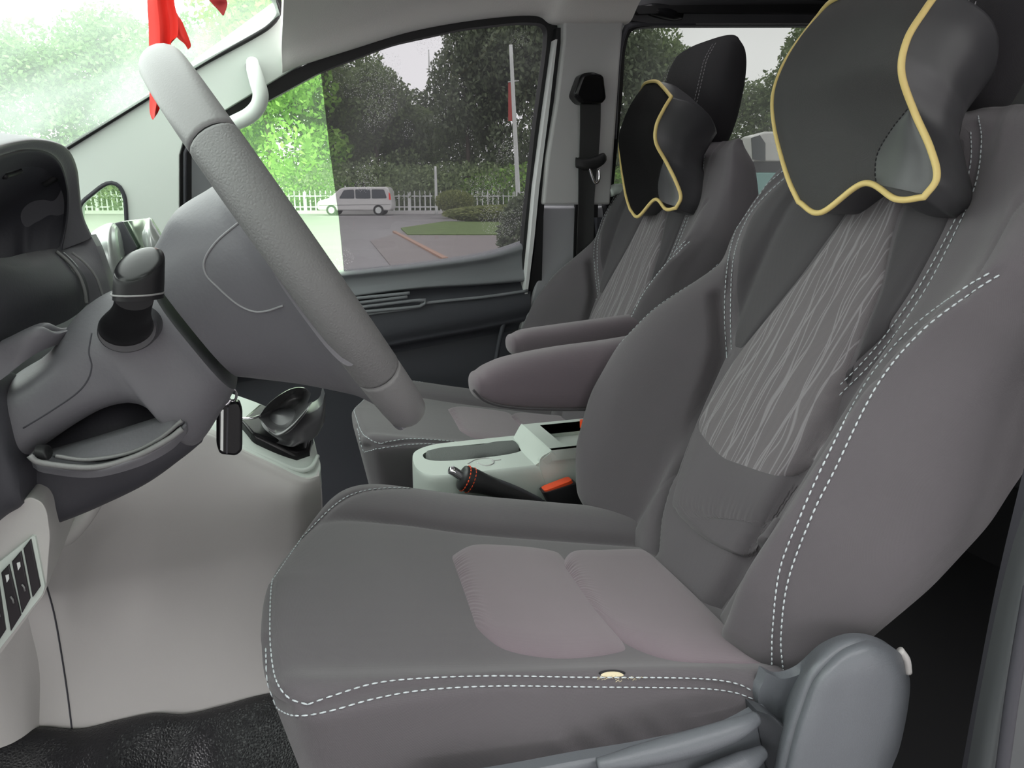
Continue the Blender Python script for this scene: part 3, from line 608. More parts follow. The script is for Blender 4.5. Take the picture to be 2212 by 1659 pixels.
tr = [[P(1655, 1530, .552), P(1560, 1578, .546), P(1400, 1616, .541), P(1250, 1642, .541), P(1080, 1674, .543), P(900, 1700, .548)],
      [P(1652, 1548, .548), P(1560, 1592, .541), P(1400, 1632, .537), P(1250, 1660, .537), P(1080, 1692, .54), P(900, 1720, .545)],
      [P(1650, 1570, .548), P(1570, 1612, .542), P(1400, 1660, .54), P(1250, 1690, .54), P(1080, 1720, .545), P(900, 1750, .555)],
      [P(1655, 1800, .55), P(1560, 1800, .545), P(1400, 1800, .54), P(1250, 1800, .54), P(1080, 1800, .545), P(900, 1800, .555)]]
grid('side_trim', tr, 40, 60, SHELL, driver, thick=.012)
grid('trim_recess', [[P(1635, 1535, .548), P(1668, 1548, .535), P(1700, 1572, .53)], [P(1640, 1580, .545), P(1690, 1590, .53), P(1708, 1600, .52)], [P(1660, 1660, .545), P(1690, 1665, .53), P(1705, 1670, .52)]], 20, 20, SHELLD, driver, thick=.02)
tube('lift_lever', [P(1632, 1552, .535), P(1600, 1570, .528), P(1530, 1595, .525), P(1440, 1620, .525), P(1330, 1645, .527), P(1290, 1652, .53)], [.007, .011, .012, .012, .010, .006], SHELL, driver, n=16, k=60)
tube('lift_lever', [P(1648, 1624, .535), P(1615, 1645, .53), P(1560, 1668, .528), P(1500, 1690, .528)], [.007, .012, .012, .011], SHELL, driver, n=16, k=40)
tube('hinge_cap', [P(1944, 1404, .53), P(1958, 1425, .528), P(1962, 1452, .53)], .004, LGT, driver, k=12)
# the tear in the near seam with foam showing
def onCw(s, l, off): return np.array(driver.matrix_basis @ Mc @ Vector(onC(s, l, off)))
def px2C(x, y):
    inv = (Matrix.Translation(driver.location) @ Mc).inverted(); o_ = inv @ Vector(CAM); d_ = (inv.to_3x3() @ Vector(D(x, y))).normalized()
    lo, n, i, d = bvC.ray_cast(o_, d_)
    return lo, n
tv = []
for (x, y, rx, ry) in ((1322, 1459, 24, 6.5),):
    c, n = px2C(x, y)
    if c is not None:
        ring = []
        for k in range(18):
            a = 2*math.pi*k/18; q, _ = px2C(x+rx*math.cos(a)*(1+.12*math.sin(3*a)), y+ry*math.sin(a)); ring.append(np.array(q)+np.array((0, 0, .0012)))
        tv = [np.array(c)+np.array((0, 0, .003))]+ring
        mesh('tear', np.array(tv), [(0, 1+k, 1+(k+1) % 18) for k in range(18)], FOAM, driver, True, Mc)['label'] = 'cream foam showing through a split seam'
        up_ = [np.array(px2C(x+rx*1.15*math.cos(a), y-1-ry*1.1*math.sin(a))[0])+np.array((0, 0, .001)) for a in np.linspace(.1, math.pi-.1, 12)]
        tube('tear_edge', up_, .0012, FABB, driver, M=Mc, n=6)
fr = []
for k in range(60):
    x = random.uniform(1285, 1385); y = 1466+random.uniform(-7, 9)*(1-abs(x-1335)/70); q, n = px2C(x, y)
    if q is not None:
        q = np.array(q); e = q+np.array([random.uniform(-.004, .004), random.uniform(-.001, .001), random.uniform(.0, .0012)]); fr.append(tube_arr([q, (q+e)/2+[0, 0, .0008], e], .00035, 4))
joined('frayed_threads', fr, FOAM, driver, M=Mc)['kind'] = 'stuff'
# ------------------------------------------------------------------ neck pillows, one on each headrest
pn = np.array([-math.cos(math.radians(29)), 0, math.sin(math.radians(29))])
fr_ = [[P(2034, -22, .69), P(1950, -30, .78), P(1880, -26, .87), P(1800, 4, .97), P(1765, 42, 1.02)],
       [P(2000, 25, .688), P(1925, 15, .77), P(1850, 25, .87), P(1765, 62, .965), P(1718, 104, 1.03)],
       [P(1962, 88, .69), P(1900, 85, .77), P(1820, 100, .86), P(1735, 130, .96), P(1688, 158, 1.03)],
       [P(1950, 158, .69), P(1885, 160, .76), P(1800, 175, .85), P(1715, 195, .95), P(1672, 215, 1.02)],
       [P(1976, 240, .685), P(1905, 240, .75), P(1820, 250, .83), P(1730, 270, .92), P(1676, 278, .99)],
       [P(2012, 322, .665), P(1940, 325, .72), P(1860, 320, .785), P(1755, 345, .87), P(1692, 345, .94)],
       [P(2026, 385, .655), P(1952, 398, .70), P(1868, 372, .765), P(1770, 420, .83), P(1708, 395, .90)],
       [P(1998, 428, .66), P(1938, 432, .695), P(1868, 398, .758), P(1775, 461, .81), P(1728, 438, .865)]]
def make_pillow():
    t = thing('neck_pillow', 'x', 'pillow', (.72, .83, 1.40), 'neck pillows on the headrests')
    nu, nv = 70, 50; g = gsurf(fr_, nu, nv)
    for i in range(nu):
        for j in range(nv):
            u, v = i/(nu-1), j/(nv-1); lobe = .6+.5*abs(2*v-1)
            g[i, j] = g[i, j]+pn*(.020*(1-(2*v-1)**4)*(1-abs(2*u-1)**2.5)*lobe)
    V = g.reshape(-1, 3); Fc = gfaces(nu, nv)
    mesh('mesh_front', rel(t, V), Fc, MESHF, t, True)
    # border loop of the front, then side walls bulging back to the seat
    rim = [(i, 0) for i in range(nu)]+[(nu-1, j) for j in range(1, nv)]+[(i, nv-1) for i in range(nu-2, -1, -1)]+[(0, j) for j in range(nv-2, 0, -1)]
    R = np.array([g[i, j] for i, j in rim]); c = R.mean(0); rows = []
    for k in range(14):
        q = k/13; out = (R-c); out = out-np.outer(out@pn, pn); out /= np.linalg.norm(out, axis=1)[:, None]
        side = np.clip((c[1]-R[:, 1])/.12, 0, 1)
        eh_ = np.array([math.sin(math.radians(29)), 0, math.cos(math.radians(29))]); dn = np.clip(-(out@eh_), 0, 1)[:, None]
        nr_ = np.clip((.80-R[:, 1])/.12, 0, 1)[:, None]*np.clip(((R@eh_)-((R@eh_).min()+.03))/.08, 0, 1)[:, None]
        rows.append(R-pn*(.105+.035*nr_)*q+out*((.016*math.sin(q*math.pi)-(.05-.03*nr_)*q**3)*(1-dn)-.055*q*dn))
    W = np.array(rows).reshape(-1, 3); n = len(R); FW = gfaces(14, n, cv=True)+[tuple(range(13*n, 14*n))]
    mesh('leather_side', rel(t, W), FW, LEA, t, True)
    tube('piping', R+pn*.002, .0038, YEL, t, n=10, closed=True)
    ct = [np.array(p) for p in g.reshape(-1, 3)]
    # leather corner patch on the mesh front with a stitched edge
    bv = BVHTree.FromPolygons([Vector(v) for v in V], Fc)
    def hit(x, y, off=.001):
        lo, nn, i, d = bv.ray_cast(Vector(CAM), Vector(D(x, y)).normalized())
        return None if lo is None else np.array(lo)-D(x, y)/np.linalg.norm(D(x, y))*off
    left = [(1960, 236), (1925, 280), (1896, 330), (1890, 370), (1893, 398)]; right = [(1970, 238), (1990, 285), (2008, 335), (2018, 380), (1996, 420)]
    L = crp(left, 30); Rr = crp(right, 30); C = []
    last = None
    for i in range(30):
        for j in range(16):
            q = L[i]*(1-j/15)+Rr[i]*j/15; h = hit(q[0], q[1], .0004+.0035*math.sin(j/15*math.pi)); last = h if h is not None else last; C.append(last)
    mesh('leather_corner', rel(t, np.array(C)), gfaces(30, 16), LEA, t, True)
    se = [hit(x, y, .001) for x, y in crp(left, 60)]; se = [q for q in se if q is not None]
    if len(se) > 4: joined('seam_stitches', stitch_arr(se, .006, .004, .0010), FABB, t)['kind'] = 'stuff'
    return t
def copy_tree(o, parent=None):
    c = o.copy(); COL.objects.link(c)
    if parent: c.parent = parent
    for ch in list(o.children): copy_tree(ch, c)
    return c
pl1 = make_pillow(); pl1['label'] = 'large black neck pillow with yellow piping hung on the nearest seat'
pl2 = copy_tree(pl1); pl2['label'] = 'small black neck pillow with cream piping on the seat beside the belt'
for c in pl2.children:
    if c.name.startswith('mesh_front'): c.data = c.data.copy(); c.data.materials.clear(); c.data.materials.append(MESHP)
Bd = Matrix.Translation(driver.location) @ Mb; Bp = Matrix.Translation(passenger.location) @ Mb2
pl2.matrix_world = Bp @ Matrix.Translation((.016, -.030, -.006)) @ Bd.inverted() @ Matrix.Translation(pl1.location)

# ------------------------------------------------------------------ steering wheel and column
WC = np.array([.026, .80, 1.243]); ws_ = np.array([-.5217, 0, .8531]); wa = np.array([-.8531, 0, -.5217]); wy = np.array([0, 1.0, 0])
wh = thing('steering_wheel', 'grey leather steering wheel seen edge-on in front of the open door', 'steering wheel', tuple(WC))
def rim(name, a0, a1, rr, mat, n=60, closed=False):
    th = np.linspace(a0, a1, n, endpoint=not closed); V = []
    for a in th:
        c = WC+.198*(math.cos(a)*(-wy)+math.sin(a)*ws_); rad = (c-WC)/.198
        for b in np.linspace(0, 2*math.pi, 20, endpoint=False): V.append(c+rad*rr*1.0*math.cos(b)+wa*rr*1.12*math.sin(b))
    Fc = gfaces(n, 20, cu=closed, cv=True)
    if not closed: Fc += [tuple(range(20)), tuple(range((n-1)*20, n*20))]
    return mesh(name, rel(wh, np.array(V)), Fc, mat, wh, True)
def angpx(x, y):                          # rim angle whose near side passes the pixel
    best = min(np.linspace(-1.5, 1.5, 600), key=lambda a: (lambda p: abs(829.5-F*((p-CAM)@UX)/((p-CAM)@AX)-y))(WC+.198*(math.cos(a)*(-wy)+math.sin(a)*ws_)))
    return best
a_up = angpx(455, 305); a_lo = angpx(815, 800)
rim('leather_grip', a_lo+.008, a_up-.008, .0185, GRYW, 120)
tag(rim('rim_cover', a_up+.006, math.pi/2+1.0, .0182, GRYS, 90), 'smooth upper section of the rim')
rim('rim_cover', a_lo-.006, -math.pi/2-.6, .0182, GRYS, 70); rim('rim_core', 0, 2*math.pi, .0165, BLK, 140, True)
def wsec(t, lo, hi, b): # section across the column axis at distance t in front of the rim
    c = WC+wa*t+ws_*(lo+hi)/2; return (c, ws_*(hi-lo)/2, wy*b)
loft('hub_cover', [wsec(.118, -.072, .068, .066), wsec(.10, -.088, .077, .076), (WC+wa*.07+ws_*(-.012), ws_*.103, wy*.095), wsec(.035, -.150, .092, .125), wsec(.01, -.178, .09, .150), wsec(-.02, -.10, .07, .10)], GRY, wh, n=60, m=50, e=2.7)
for sg in (-1, 1): loft('spoke', [(WC+wa*.012+wy*sg*y+ws_*zz, wa*.011, ws_*hz) for y, zz, hz in ((.12, -.03, .06), (.16, -.03, .05), (.195, -.03, .055))], GRY, wh, n=30, m=14, e=3)
loft('spoke', [(WC+wa*.012-ws_*q, wa*.010, wy*hy) for q, hy in ((.12, .09), (.16, .08), (.196, .085))], GRY, wh, n=30, m=14, e=3)
hubm = [o for o in wh.children if o.name.startswith('hub_cover')][0]
def surf_line(obj, pts, off, name, r, mat, parent, n=60, closed=False):
    me = obj.data; loc = np.array(parent.location); V = [Vector(np.array(v.co)+loc) for v in me.vertices]; bv = BVHTree.FromPolygons(V, [tuple(p.vertices) for p in me.polygons]); out = []
    for x, y in cr(pts, n):
        d = Vector(D(x, y)).normalized(); lo, nn, i, dd = bv.ray_cast(Vector(CAM), d)
        if lo is not None:
            if nn.dot(d) > 0: nn = -nn
            out.append(np.array(lo+nn*off))
    return tube(name, out, r, mat, parent, n=6) if len(out) > 3 else None
o_ = surf_line(hubm, [(520, 478), (470, 520), (443, 560), (445, 592), (470, 620), (510, 655), (545, 672), (575, 672), (612, 660)], .0002, 'pad_edge', .0011, nmat('pad_edge_grey', (.25, .25, .26), .5), wh)
# column shroud
co = thing('steering_column', 'grey moulded column shroud below and in front of the wheel', 'steering column', tuple(P(300, 800, .78)))
shr = sil('upper_shroud', [(338, 612, 512, 826, .80, .070), (300, 618, 486, 868, .80, .080), (235, 632, 430, 938, .80, .088), (196, 655, 372, 872, .80, .088), (165, 690, 322, 846, .80, .086), (135, 735, 262, 852, .80, .084), (85, 778, 195, 886, .80, .08), (40, 805, 108, 946, .80, .078), (5, 830, 50, 990, .80, .075)], GRY, co, n=64, m=70, e=3.2)
sil('lower_shroud', [(470, 850, 440, 935, .83, .06), (400, 860, 405, 965, .83, .066), (330, 850, 330, 1020, .83, .07), (250, 850, 235, 1068, .83, .07), (160, 900, 165, 1096, .83, .07), (80, 940, 95, 1118, .83, .07), (0, 980, 10, 1130, .83, .07)], GRYD, co, n=48, m=50, e=3.0)
sil('column_tube', [(100, 1030, 120, 1118, .86, .04), (60, 1040, 60, 1130, .86, .04), (-80, 1090, -60, 1200, .88, .05)], BLK, co, n=20, m=10)
surf_line(shr, [(198, 720), (192, 760), (198, 790), (190, 820), (165, 850), (110, 888), (50, 925)], .0, 'parting_line', .0007, GRYD, co)
# column lever tray below the shroud
tt = [[P(98, 985, .735), P(200, 956, .725), (P(300, 925, .72)), P(372, 903, .72), P(400, 915, .725)],
      [P(110, 984, .728), P(205, 968, .716), P(300, 942, .712), P(370, 915, .712), P(402, 920, .722)],
      [P(118, 985, .72), P(190, 992, .705), P(280, 978, .70), P(350, 945, .702), P(397, 912, .715)]]
grid('lever_face', tt, 20, 40, GRY, co, thick=.02)
grid('lever_lip', [[P(64, 982, .725), P(90, 998, .71), P(200, 1008, .695), P(290, 985, .692), P(360, 950, .70), P(400, 915, .715)], [P(64, 988, .715), P(92, 1006, .70), P(200, 1016, .688), P(292, 992, .686), P(364, 957, .695), P(403, 920, .712)],
      [P(72, 1010, .715), P(98, 1022, .70), P(200, 1032, .69), P(300, 1008, .69), P(370, 972, .70), P(405, 935, .715)]], 24, 50, GRY, co, thick=.03)
tube('lever_edge', [P(x, y, .70) for x, y in ((120, 985), (190, 993), (280, 978), (345, 947), (393, 908))], .0018, GRYS, co, k=40)
tube('lever_edge', [P(x, y, .688) for x, y in ((64, 984), (90, 1000), (200, 1010), (290, 987), (362, 950), (394, 926))], .0026, GRYS, co, k=40)
sil('pivot', [(78, 962, 84, 992, .70, .008), (98, 964, 108, 990, .70, .01), (106, 972, 110, 984, .70, .008)], BLK, co, n=16, m=10)
# stalk
sk = thing('indicator_stalk', 'black indicator stalk with a slanted glossy end on the column', 'lever', tuple(P(278, 700, .70)))
def hs(l, b, Y): (x0, y0), (x1, y1) = l; A = P(x0, y0, Y); B = P(x1, y1, Y); return ((A+B)/2, (B-A)/2, np.array([0, b, 0]))
disc = []
cD = P(278, 712, .705)
vx = (P(344, 716, .705)-P(214, 700, .705))/2; vz = (P(292, 662, .705)-P(262, 758, .705))/2
loft('collar', [(cD+np.array([0, .02, 0]), vx*1.03, vz*1.03), (cD+np.array([0, -.002, 0]), vx*1.0, vz*1.0), (cD+np.array([0, -.007, 0]), vx*.93, vz*.93)], nmat('collar_grey', (.05, .05, .055), .4), sk, n=40, m=12, e=2)
cb = P(272, 706, .698)
loft('boot', [(cb, vx*.90, vz*.86), (P(274, 700, .685), vx*.84, vz*.78), (P(280, 682, .672), vx*.68, vz*.60), (P(286, 664, .66), vx*.60, vz*.50), (P(290, 645, .65), vx*.60, vz*.48)], STALK, sk, n=40, m=24, e=2)
kv = lambda k, tilt=0: (np.array([.0215*k, 0, .004]), np.array([.004, .0215*k, .008]))
kc = P(306, 600, .625); zn = P(303, 607, .603)[2]; zf = P(300, 536, .646)[2]; zb = P(292, 645, .625)[2]
th_ = np.linspace(0, 2*math.pi, 48, endpoint=False); Vk = []
ztop = (zn+zf)/2+(zf-zn)/2*np.sin(th_)+.004*np.cos(th_)
for q, f in ((0, 1.0), (.4, 1.0), (.8, .99), (.95, .98), (1.0, .95)):
    z_ = zb+(ztop-zb)*q; lean = (z_-zb)*.14
    Vk.append(np.stack([kc[0]-.004+lean+.0178*f*np.cos(th_), kc[1]+.0178*f*np.sin(th_), z_], 1))
Vk = np.vstack(Vk); mesh('knob', rel(sk, Vk), gfaces(5, 48, cv=True)+[tuple(range(48))[::-1]], STALK, sk, 'auto')
tube('knob_ring', [np.array([kc[0]-.004+.0182*math.cos(a), kc[1]+.0182*math.sin(a), zb+.004]) for a in np.linspace(0, 2*math.pi, 40, endpoint=False)], .0008, GRYS, sk, closed=True, n=6)
Fk = Vk[-48:].copy(); cF = Fk.mean(0); nF = np.cross(Fk[12]-Fk[0], Fk[24]-Fk[0]); nF /= np.linalg.norm(nF); nF *= np.sign(nF[2]); Ve = []
for q, h_ in ((1, 0), (.94, .0012), (.8, .0022), (.55, .0034), (.3, .0040), (.02, .0043)): Ve.append(cF+(Fk-cF)*q+nF*h_)
mesh('knob_end', rel(sk, np.vstack(Ve)), gfaces(6, 48, cv=True)+[tuple(range(240, 288))], BLKG, sk, True)

# ------------------------------------------------------------------ dashboard
da = thing('dashboard', 'dark grey dashboard with hooded instrument binnacle', 'dashboard', tuple(P(60, 500, .95)))
e0 = [(-90, 350, .60), (-40, 316, .67), (10, 301, .74), (62, 296, .80), (110, 304, .86), (138, 322, .91), (155, 360, .95), (161, 410, .97), (170, 460, .985), (194, 508, 1.0)]
e1 = [(-90, 385, .60), (-40, 352, .67), (10, 331, .735), (60, 322, .795), (104, 329, .85), (130, 352, .895), (143, 388, .93), (149, 430, .95), (146, 480, .96), (135, 540, .965)]
e2 = [(-90, 400, .605), (-40, 366, .675), (10, 343, .74), (60, 331, .80), (101, 338, .855), (126, 360, .90), (139, 392, .93), (144, 430, .95), (141, 480, .96), (130, 538, .965)]
e3_ = [(-90, 440, .66), (-40, 405, .73), (10, 372, .80), (55, 360, .86), (92, 364, .91), (116, 382, .95), (132, 410, .975), (138, 445, .99), (135, 490, .99), (126, 540, .99)]
e4 = [(-90, 520, .95), (-40, 500, .97), (0, 470, .98), (30, 460, .99), (58, 462, 1.0), (80, 470, 1.0), (94, 490, 1.0), (100, 510, 1.0), (104, 530, 1.0), (106, 550, 1.0)]
e5 = [(-90, 640, .97), (-40, 640, .98), (0, 640, .985), (30, 640, .99), (50, 640, 1.0), (60, 640, 1.0), (70, 635, 1.0), (85, 630, 1.0), (100, 620, 1.0), (112, 600, 1.0)]
r_ = lambda l: [P(*q) for q in l]
fw = [p+np.array([-.17, .02, -.02]) for p in r_(e0)]; fw1 = [p+np.array([-.08, .01, .004]) for p in r_(e0)]
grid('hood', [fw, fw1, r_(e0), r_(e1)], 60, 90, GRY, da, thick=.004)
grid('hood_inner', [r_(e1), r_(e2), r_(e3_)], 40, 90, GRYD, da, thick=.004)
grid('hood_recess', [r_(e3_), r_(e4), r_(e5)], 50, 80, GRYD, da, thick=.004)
bvh = [o for o in da.children if o.name.startswith('hood_recess')][0]
for l in ([(94, 396), (106, 390), (122, 380)], [(8, 380), (25, 375), (42, 368)]): surf_line(bvh, l, .0005, 'slot', .0045 if l[0][0] > 50 else .003, BLK, da, n=20)
c0 = [(-120, 560, .66), (-60, 560, .70), (0, 560, .76), (50, 548, .84), (100, 540, .90), (122, 543, .93)]
c1 = [(-120, 600, .65), (-60, 600, .69), (10, 590, .75), (75, 585, .82), (125, 578, .88), (152, 572, .93)]
c2 = [(-120, 680, .64), (-60, 670, .69), (20, 655, .75), (90, 640, .81), (145, 626, .87), (176, 606, .93)]
c3 = [(-120, 780, .66), (-60, 770, .70), (20, 745, .76), (90, 715, .82), (150, 690, .88), (188, 655, .94)]
grid('gauge_shroud', [r_(c0), r_(c1), r_(c2), r_(c3)], 40, 50, GRYD, da, thick=.02)
tube('trim_edge', [P(*q) for q in ((122, 543, .92), (150, 568, .92), (170, 595, .92), (182, 625, .92), (187, 655, .92))], .0018, GRYS, da, k=40)
grid('right_cowl', [[P(120, 540, .97), P(150, 515, .99), P(196, 508, 1.0)], [P(145, 550, .96), P(175, 540, .98), P(212, 540, 1.0)], [P(176, 590, .95), P(200, 585, .97), P(232, 600, 1.0)], [P(190, 660, .95), P(215, 650, .97), P(245, 650, 1.0)]], 40, 30, GRY, da, thick=.03)
tube('trim_edge', [P(*q) for q in ((155, 545, .955), (185, 570, .955), (208, 600, .955), (222, 640, .955))], .0014, GRYS, da, k=40)
# dash top running across to the far pillar, then its body down to the knees
def XY(x, y, z): return np.array([x, y, z])
grid('dash_top', [[XY(-.95, .3, 1.10), XY(-.95, 1.1, 1.13), XY(-.95, 1.88, 1.10)], [XY(-.60, .3, 1.19), XY(-.60, 1.1, 1.20), XY(-.60, 1.88, 1.18)], [XY(-.36, .3, 1.18), XY(-.38, 1.1, 1.19), XY(-.36, 1.88, 1.165)], [XY(-.29, .3, 1.14), XY(-.31, 1.1, 1.15), XY(-.30, 1.88, 1.13)], [XY(-.28, .3, .98), XY(-.28, 1.1, 1.0), XY(-.28, 1.88, .98)], [XY(-.33, .3, .80), XY(-.33, 1.1, .8), XY(-.33, 1.88, .80)]], 60, 40, GRYD, da, thick=.01, back=(-.01, 0, -.01))
sil('knee_panel', [(-160, 860, -160, 1200, .78, .1), (-60, 830, -60, 1150, .76, .08), (0, 812, 0, 1120, .75, .06), (34, 850, 36, 1095, .75, .05), (56, 940, 62, 1078, .75, .045), (68, 985, 74, 1066, .75, .04)], GRYD, da, n=40, m=40, e=3)
grid('cubby_edge', [[P(-60, 770, .74), P(0, 740, .74), (P(74, 706, .74)), P(120, 716, .745), P(165, 706, .76)], [P(-60, 776, .72), P(0, 746, .72), (P(76, 713, .72)), P(120, 722, .73), P(160, 712, .75)], [P(-60, 860, .72), P(0, 822, .72), P(40, 790, .72), P(90, 758, .73), P(150, 736, .75)]], 20, 30, GRY, da, thick=.02)
# vent pod on the dash
vp = thing('vent_pod', 'silver vent pod with a mirror face coloured with reflected green on the dash top', 'air vent', tuple(P(280, 540, 1.12)))
sil('silver_side', [(188, 512, 214, 566, 1.10, .02), (212, 492, 236, 600, 1.10, .035), (240, 481, 262, 628, 1.10, .04), (252, 490, 272, 620, 1.10, .03)], SIL, vp, n=30, m=30, e=2.4)
slab('mirror_face', py([(262, 478), (326, 471), (345, 520), (330, 570), (300, 570), (290, 535)], 1.15), (0, .006, 0), nmat('reflected_green_mirror', (.62, .8, .6), .06, metal=1), vp, b=.001)  # green of the reflected trees is put into the mirror's tint
slab('vane', py([(246, 482), (264, 478), (296, 536), (276, 560), (262, 540)], 1.13), (0, .01, 0), GRYD, vp, b=.002)
sil('silver_side', [(308, 500, 312, 530, 1.12, .010), (322, 470, 330, 570, 1.12, .022), (336, 486, 352, 566, 1.12, .02), (356, 520, 372, 560, 1.12, .012)], SIL, vp, n=30, m=30, e=2.4)
tag(sil('trim_clip', [(372, 540, 376, 552, 1.2, .006), (362, 528, 372, 548, 1.2, .006), (350, 520, 362, 540, 1.2, .004)], CHR, n=12, m=10), 'small shiny clip beside the silver vent pod', 'clip')
# light grey console flank beside the driver's legs
cf = thing('centre_console', 'large light grey console flank beside the pedals and gear lever', 'console', tuple(P(350, 1300, 1.08)))
xs = [(-160, 1.06), (-40, 1.04), (60, 1.03)]
rows = [[P(100, 1172, .99), P(142, 1158, 1.0), P(182, 1115, 1.01), P(216, 1062, 1.02), P(262, 1030, 1.04), P(345, 975, 1.06), P(432, 931, 1.08), P(520, 972, 1.08), P(600, 1010, 1.08), P(655, 1034, 1.085), P(690, 1028, 1.10)],
        [P(92, 1190, .985), P(146, 1178, .988), P(192, 1135, 1.0), P(228, 1080, 1.01), P(275, 1048, 1.03), P(350, 998, 1.05), P(435, 950, 1.07), P(520, 990, 1.072), P(600, 1026, 1.072), P(652, 1048, 1.075), P(692, 1044, 1.10)],
        [P(60, 1260, 1.01), P(140, 1240, 1.01), P(200, 1200, 1.025), P(260, 1150, 1.03), P(320, 1110, 1.035), P(390, 1070, 1.05), P(460, 1050, 1.06), P(530, 1060, 1.06), P(600, 1080, 1.06), P(650, 1090, 1.065), P(694, 1090, 1.10)],
        [P(30, 1360, 1.05), P(120, 1340, 1.04), P(190, 1320, 1.045), P(260, 1290, 1.05), P(330, 1270, 1.05), P(400, 1250, 1.055), P(470, 1240, 1.06), P(540, 1230, 1.06), P(600, 1220, 1.06), P(650, 1200, 1.065), P(694, 1180, 1.10)],
        [P(10, 1470, 1.07), P(110, 1460, 1.06), P(180, 1450, 1.06), P(260, 1430, 1.06), P(330, 1420, 1.06), P(400, 1405, 1.06), P(470, 1390, 1.06), P(540, 1375, 1.06), P(600, 1360, 1.06), P(650, 1340, 1.065), P(694, 1330, 1.10)],
        [P(-40, 1620, 1.07), P(90, 1620, 1.06), P(170, 1610, 1.06), P(260, 1600, 1.06), P(330, 1590, 1.06), P(400, 1580, 1.06), P(470, 1570, 1.06), P(540, 1560, 1.06), P(600, 1540, 1.06), P(650, 1520, 1.065), P(694, 1510, 1.10)]]
fl = grid('side_panel', rows, 90, 110, LGT, cf, thick=.02)
grid('footwell_panel', [[P(-200, 1180, 1.0), P(-40, 1180, .99), P(60, 1200, 1.0), P(110, 1260, 1.035)], [P(-200, 1350, 1.02), P(-40, 1360, 1.02), P(40, 1370, 1.04), P(95, 1380, 1.06)], [P(-200, 1640, 1.04), P(-60, 1640, 1.03), P(50, 1630, 1.04), P(100, 1620, 1.075)]], 40, 30, LGT, cf, thick=.02)
surf_line(fl, [(100, 1262), (118, 1330), (134, 1420), (146, 1500), (156, 1580)], .0, 'parting_line', .0012, GRYD, cf)
slab('opening', py([(80, 1050), (280, 1010), (215, 1130), (150, 1180), (80, 1200)], 1.075), (0, .01, 0), BLK, cf)
tube('opening_lip', [P(x, y, Y) for x, y, Y in ((106, 1170, .985), (142, 1162, .985), (170, 1135, .99), (196, 1098, 1.0), (216, 1062, 1.01), (246, 1040, 1.02))], .010, LGT, cf, k=50, n=14)
topz = [[P(430, 931, 1.085), P(520, 970, 1.085), P(600, 1008, 1.085), P(655, 1032, 1.09), P(690, 1026, 1.105)],
        [P(440, 912, 1.12), P(520, 948, 1.12), P(600, 985, 1.12), P(660, 1005, 1.12), P(692, 1002, 1.13)],
        [P(455, 895, 1.17), P(530, 918, 1.17), P(600, 945, 1.17), P(655, 960, 1.17), P(682, 968, 1.17)],
        [P(500, 850, 1.30), P(560, 872, 1.30), P(620, 900, 1.30), P(660, 925, 1.30), P(676, 940, 1.28)]]
grid('gear_surround', topz, 40, 50, LGG, cf, thick=0, back=(0, .0, -.03))
grid('rear_face', [[P(690, 1028, 1.10), P(684, 975, 1.17), P(676, 942, 1.28)], [P(697, 1110, 1.10), P(694, 1060, 1.18), P(690, 1030, 1.3)], [P(697, 1500, 1.10), P(694, 1400, 1.18), P(690, 1300, 1.3)]], 20, 14, LGT, cf, back=(-.02, 0, 0))
tube('surround_bead', [P(x, y, Y) for x, y, Y in ((520, 965, 1.10), (580, 990, 1.10), (640, 1015, 1.10), (672, 1010, 1.11), (686, 985, 1.14))], .0035, LGG, cf, k=40)
# gear lever boot
gb = thing('gear_lever', 'black leather gear boot with a shiny fold behind the key', 'gear lever', tuple(P(600, 980, 1.2)))
slab('boot_frame', [P(520, 905, 1.15), P(545, 935, 1.125), P(640, 982, 1.125), (P(668, 968, 1.14)), P(676, 935, 1.20), P(640, 905, 1.26), P(560, 870, 1.26)], (0, 0, -.028), BLKG, gb, b=.005)
grid('leather_boot', [[P(560, 905, 1.20), P(590, 895, 1.17), P(640, 900, 1.16), P(690, 880, 1.18), P(702, 850, 1.2)],
     [P(545, 920, 1.18), P(590, 925, 1.15), P(640, 925, 1.135), P(690, 905, 1.16), P(703, 880, 1.19)],
     [P(530, 935, 1.16), P(590, 948, 1.14), P(640, 952, 1.125), P(680, 945, 1.14), P(700, 915, 1.17)],
     [P(535, 940, 1.15), P(590, 955, 1.13), P(632, 965, 1.12), P(660, 950, 1.14), P(684, 935, 1.16)]], 30, 40, LEA, gb, thick=.05)
FOLD = nmat('worn_glossy_leather', (.05, .05, .052), .22, .7, bump=(60, .3))
grid('fold', [[P(560, 898, 1.15), P(585, 868, 1.17), P(625, 842, 1.2), P(655, 838, 1.2), P(672, 850, 1.19)],
     [P(558, 902, 1.15), P(590, 885, 1.19), P(620, 866, 1.22), P(650, 860, 1.22), P(668, 862, 1.19)],
     [P(568, 912, 1.14), P(590, 905, 1.17), P(620, 898, 1.19), P(650, 880, 1.19), P(664, 872, 1.18)],
     [P(580, 928, 1.125), P(600, 935, 1.12), P(625, 920, 1.125), P(650, 895, 1.14), P(668, 872, 1.165)],
     [P(580, 935, 1.125), P(598, 944, 1.115), P(628, 930, 1.12), P(655, 900, 1.135), P(675, 868, 1.16)]], 40, 40, FOLD, gb, thick=.004)
tube('stitch_pull', [P(521, 904, 1.13), P(545, 903, 1.13), P(562, 898, 1.14)], .002, CHR, gb, k=12)
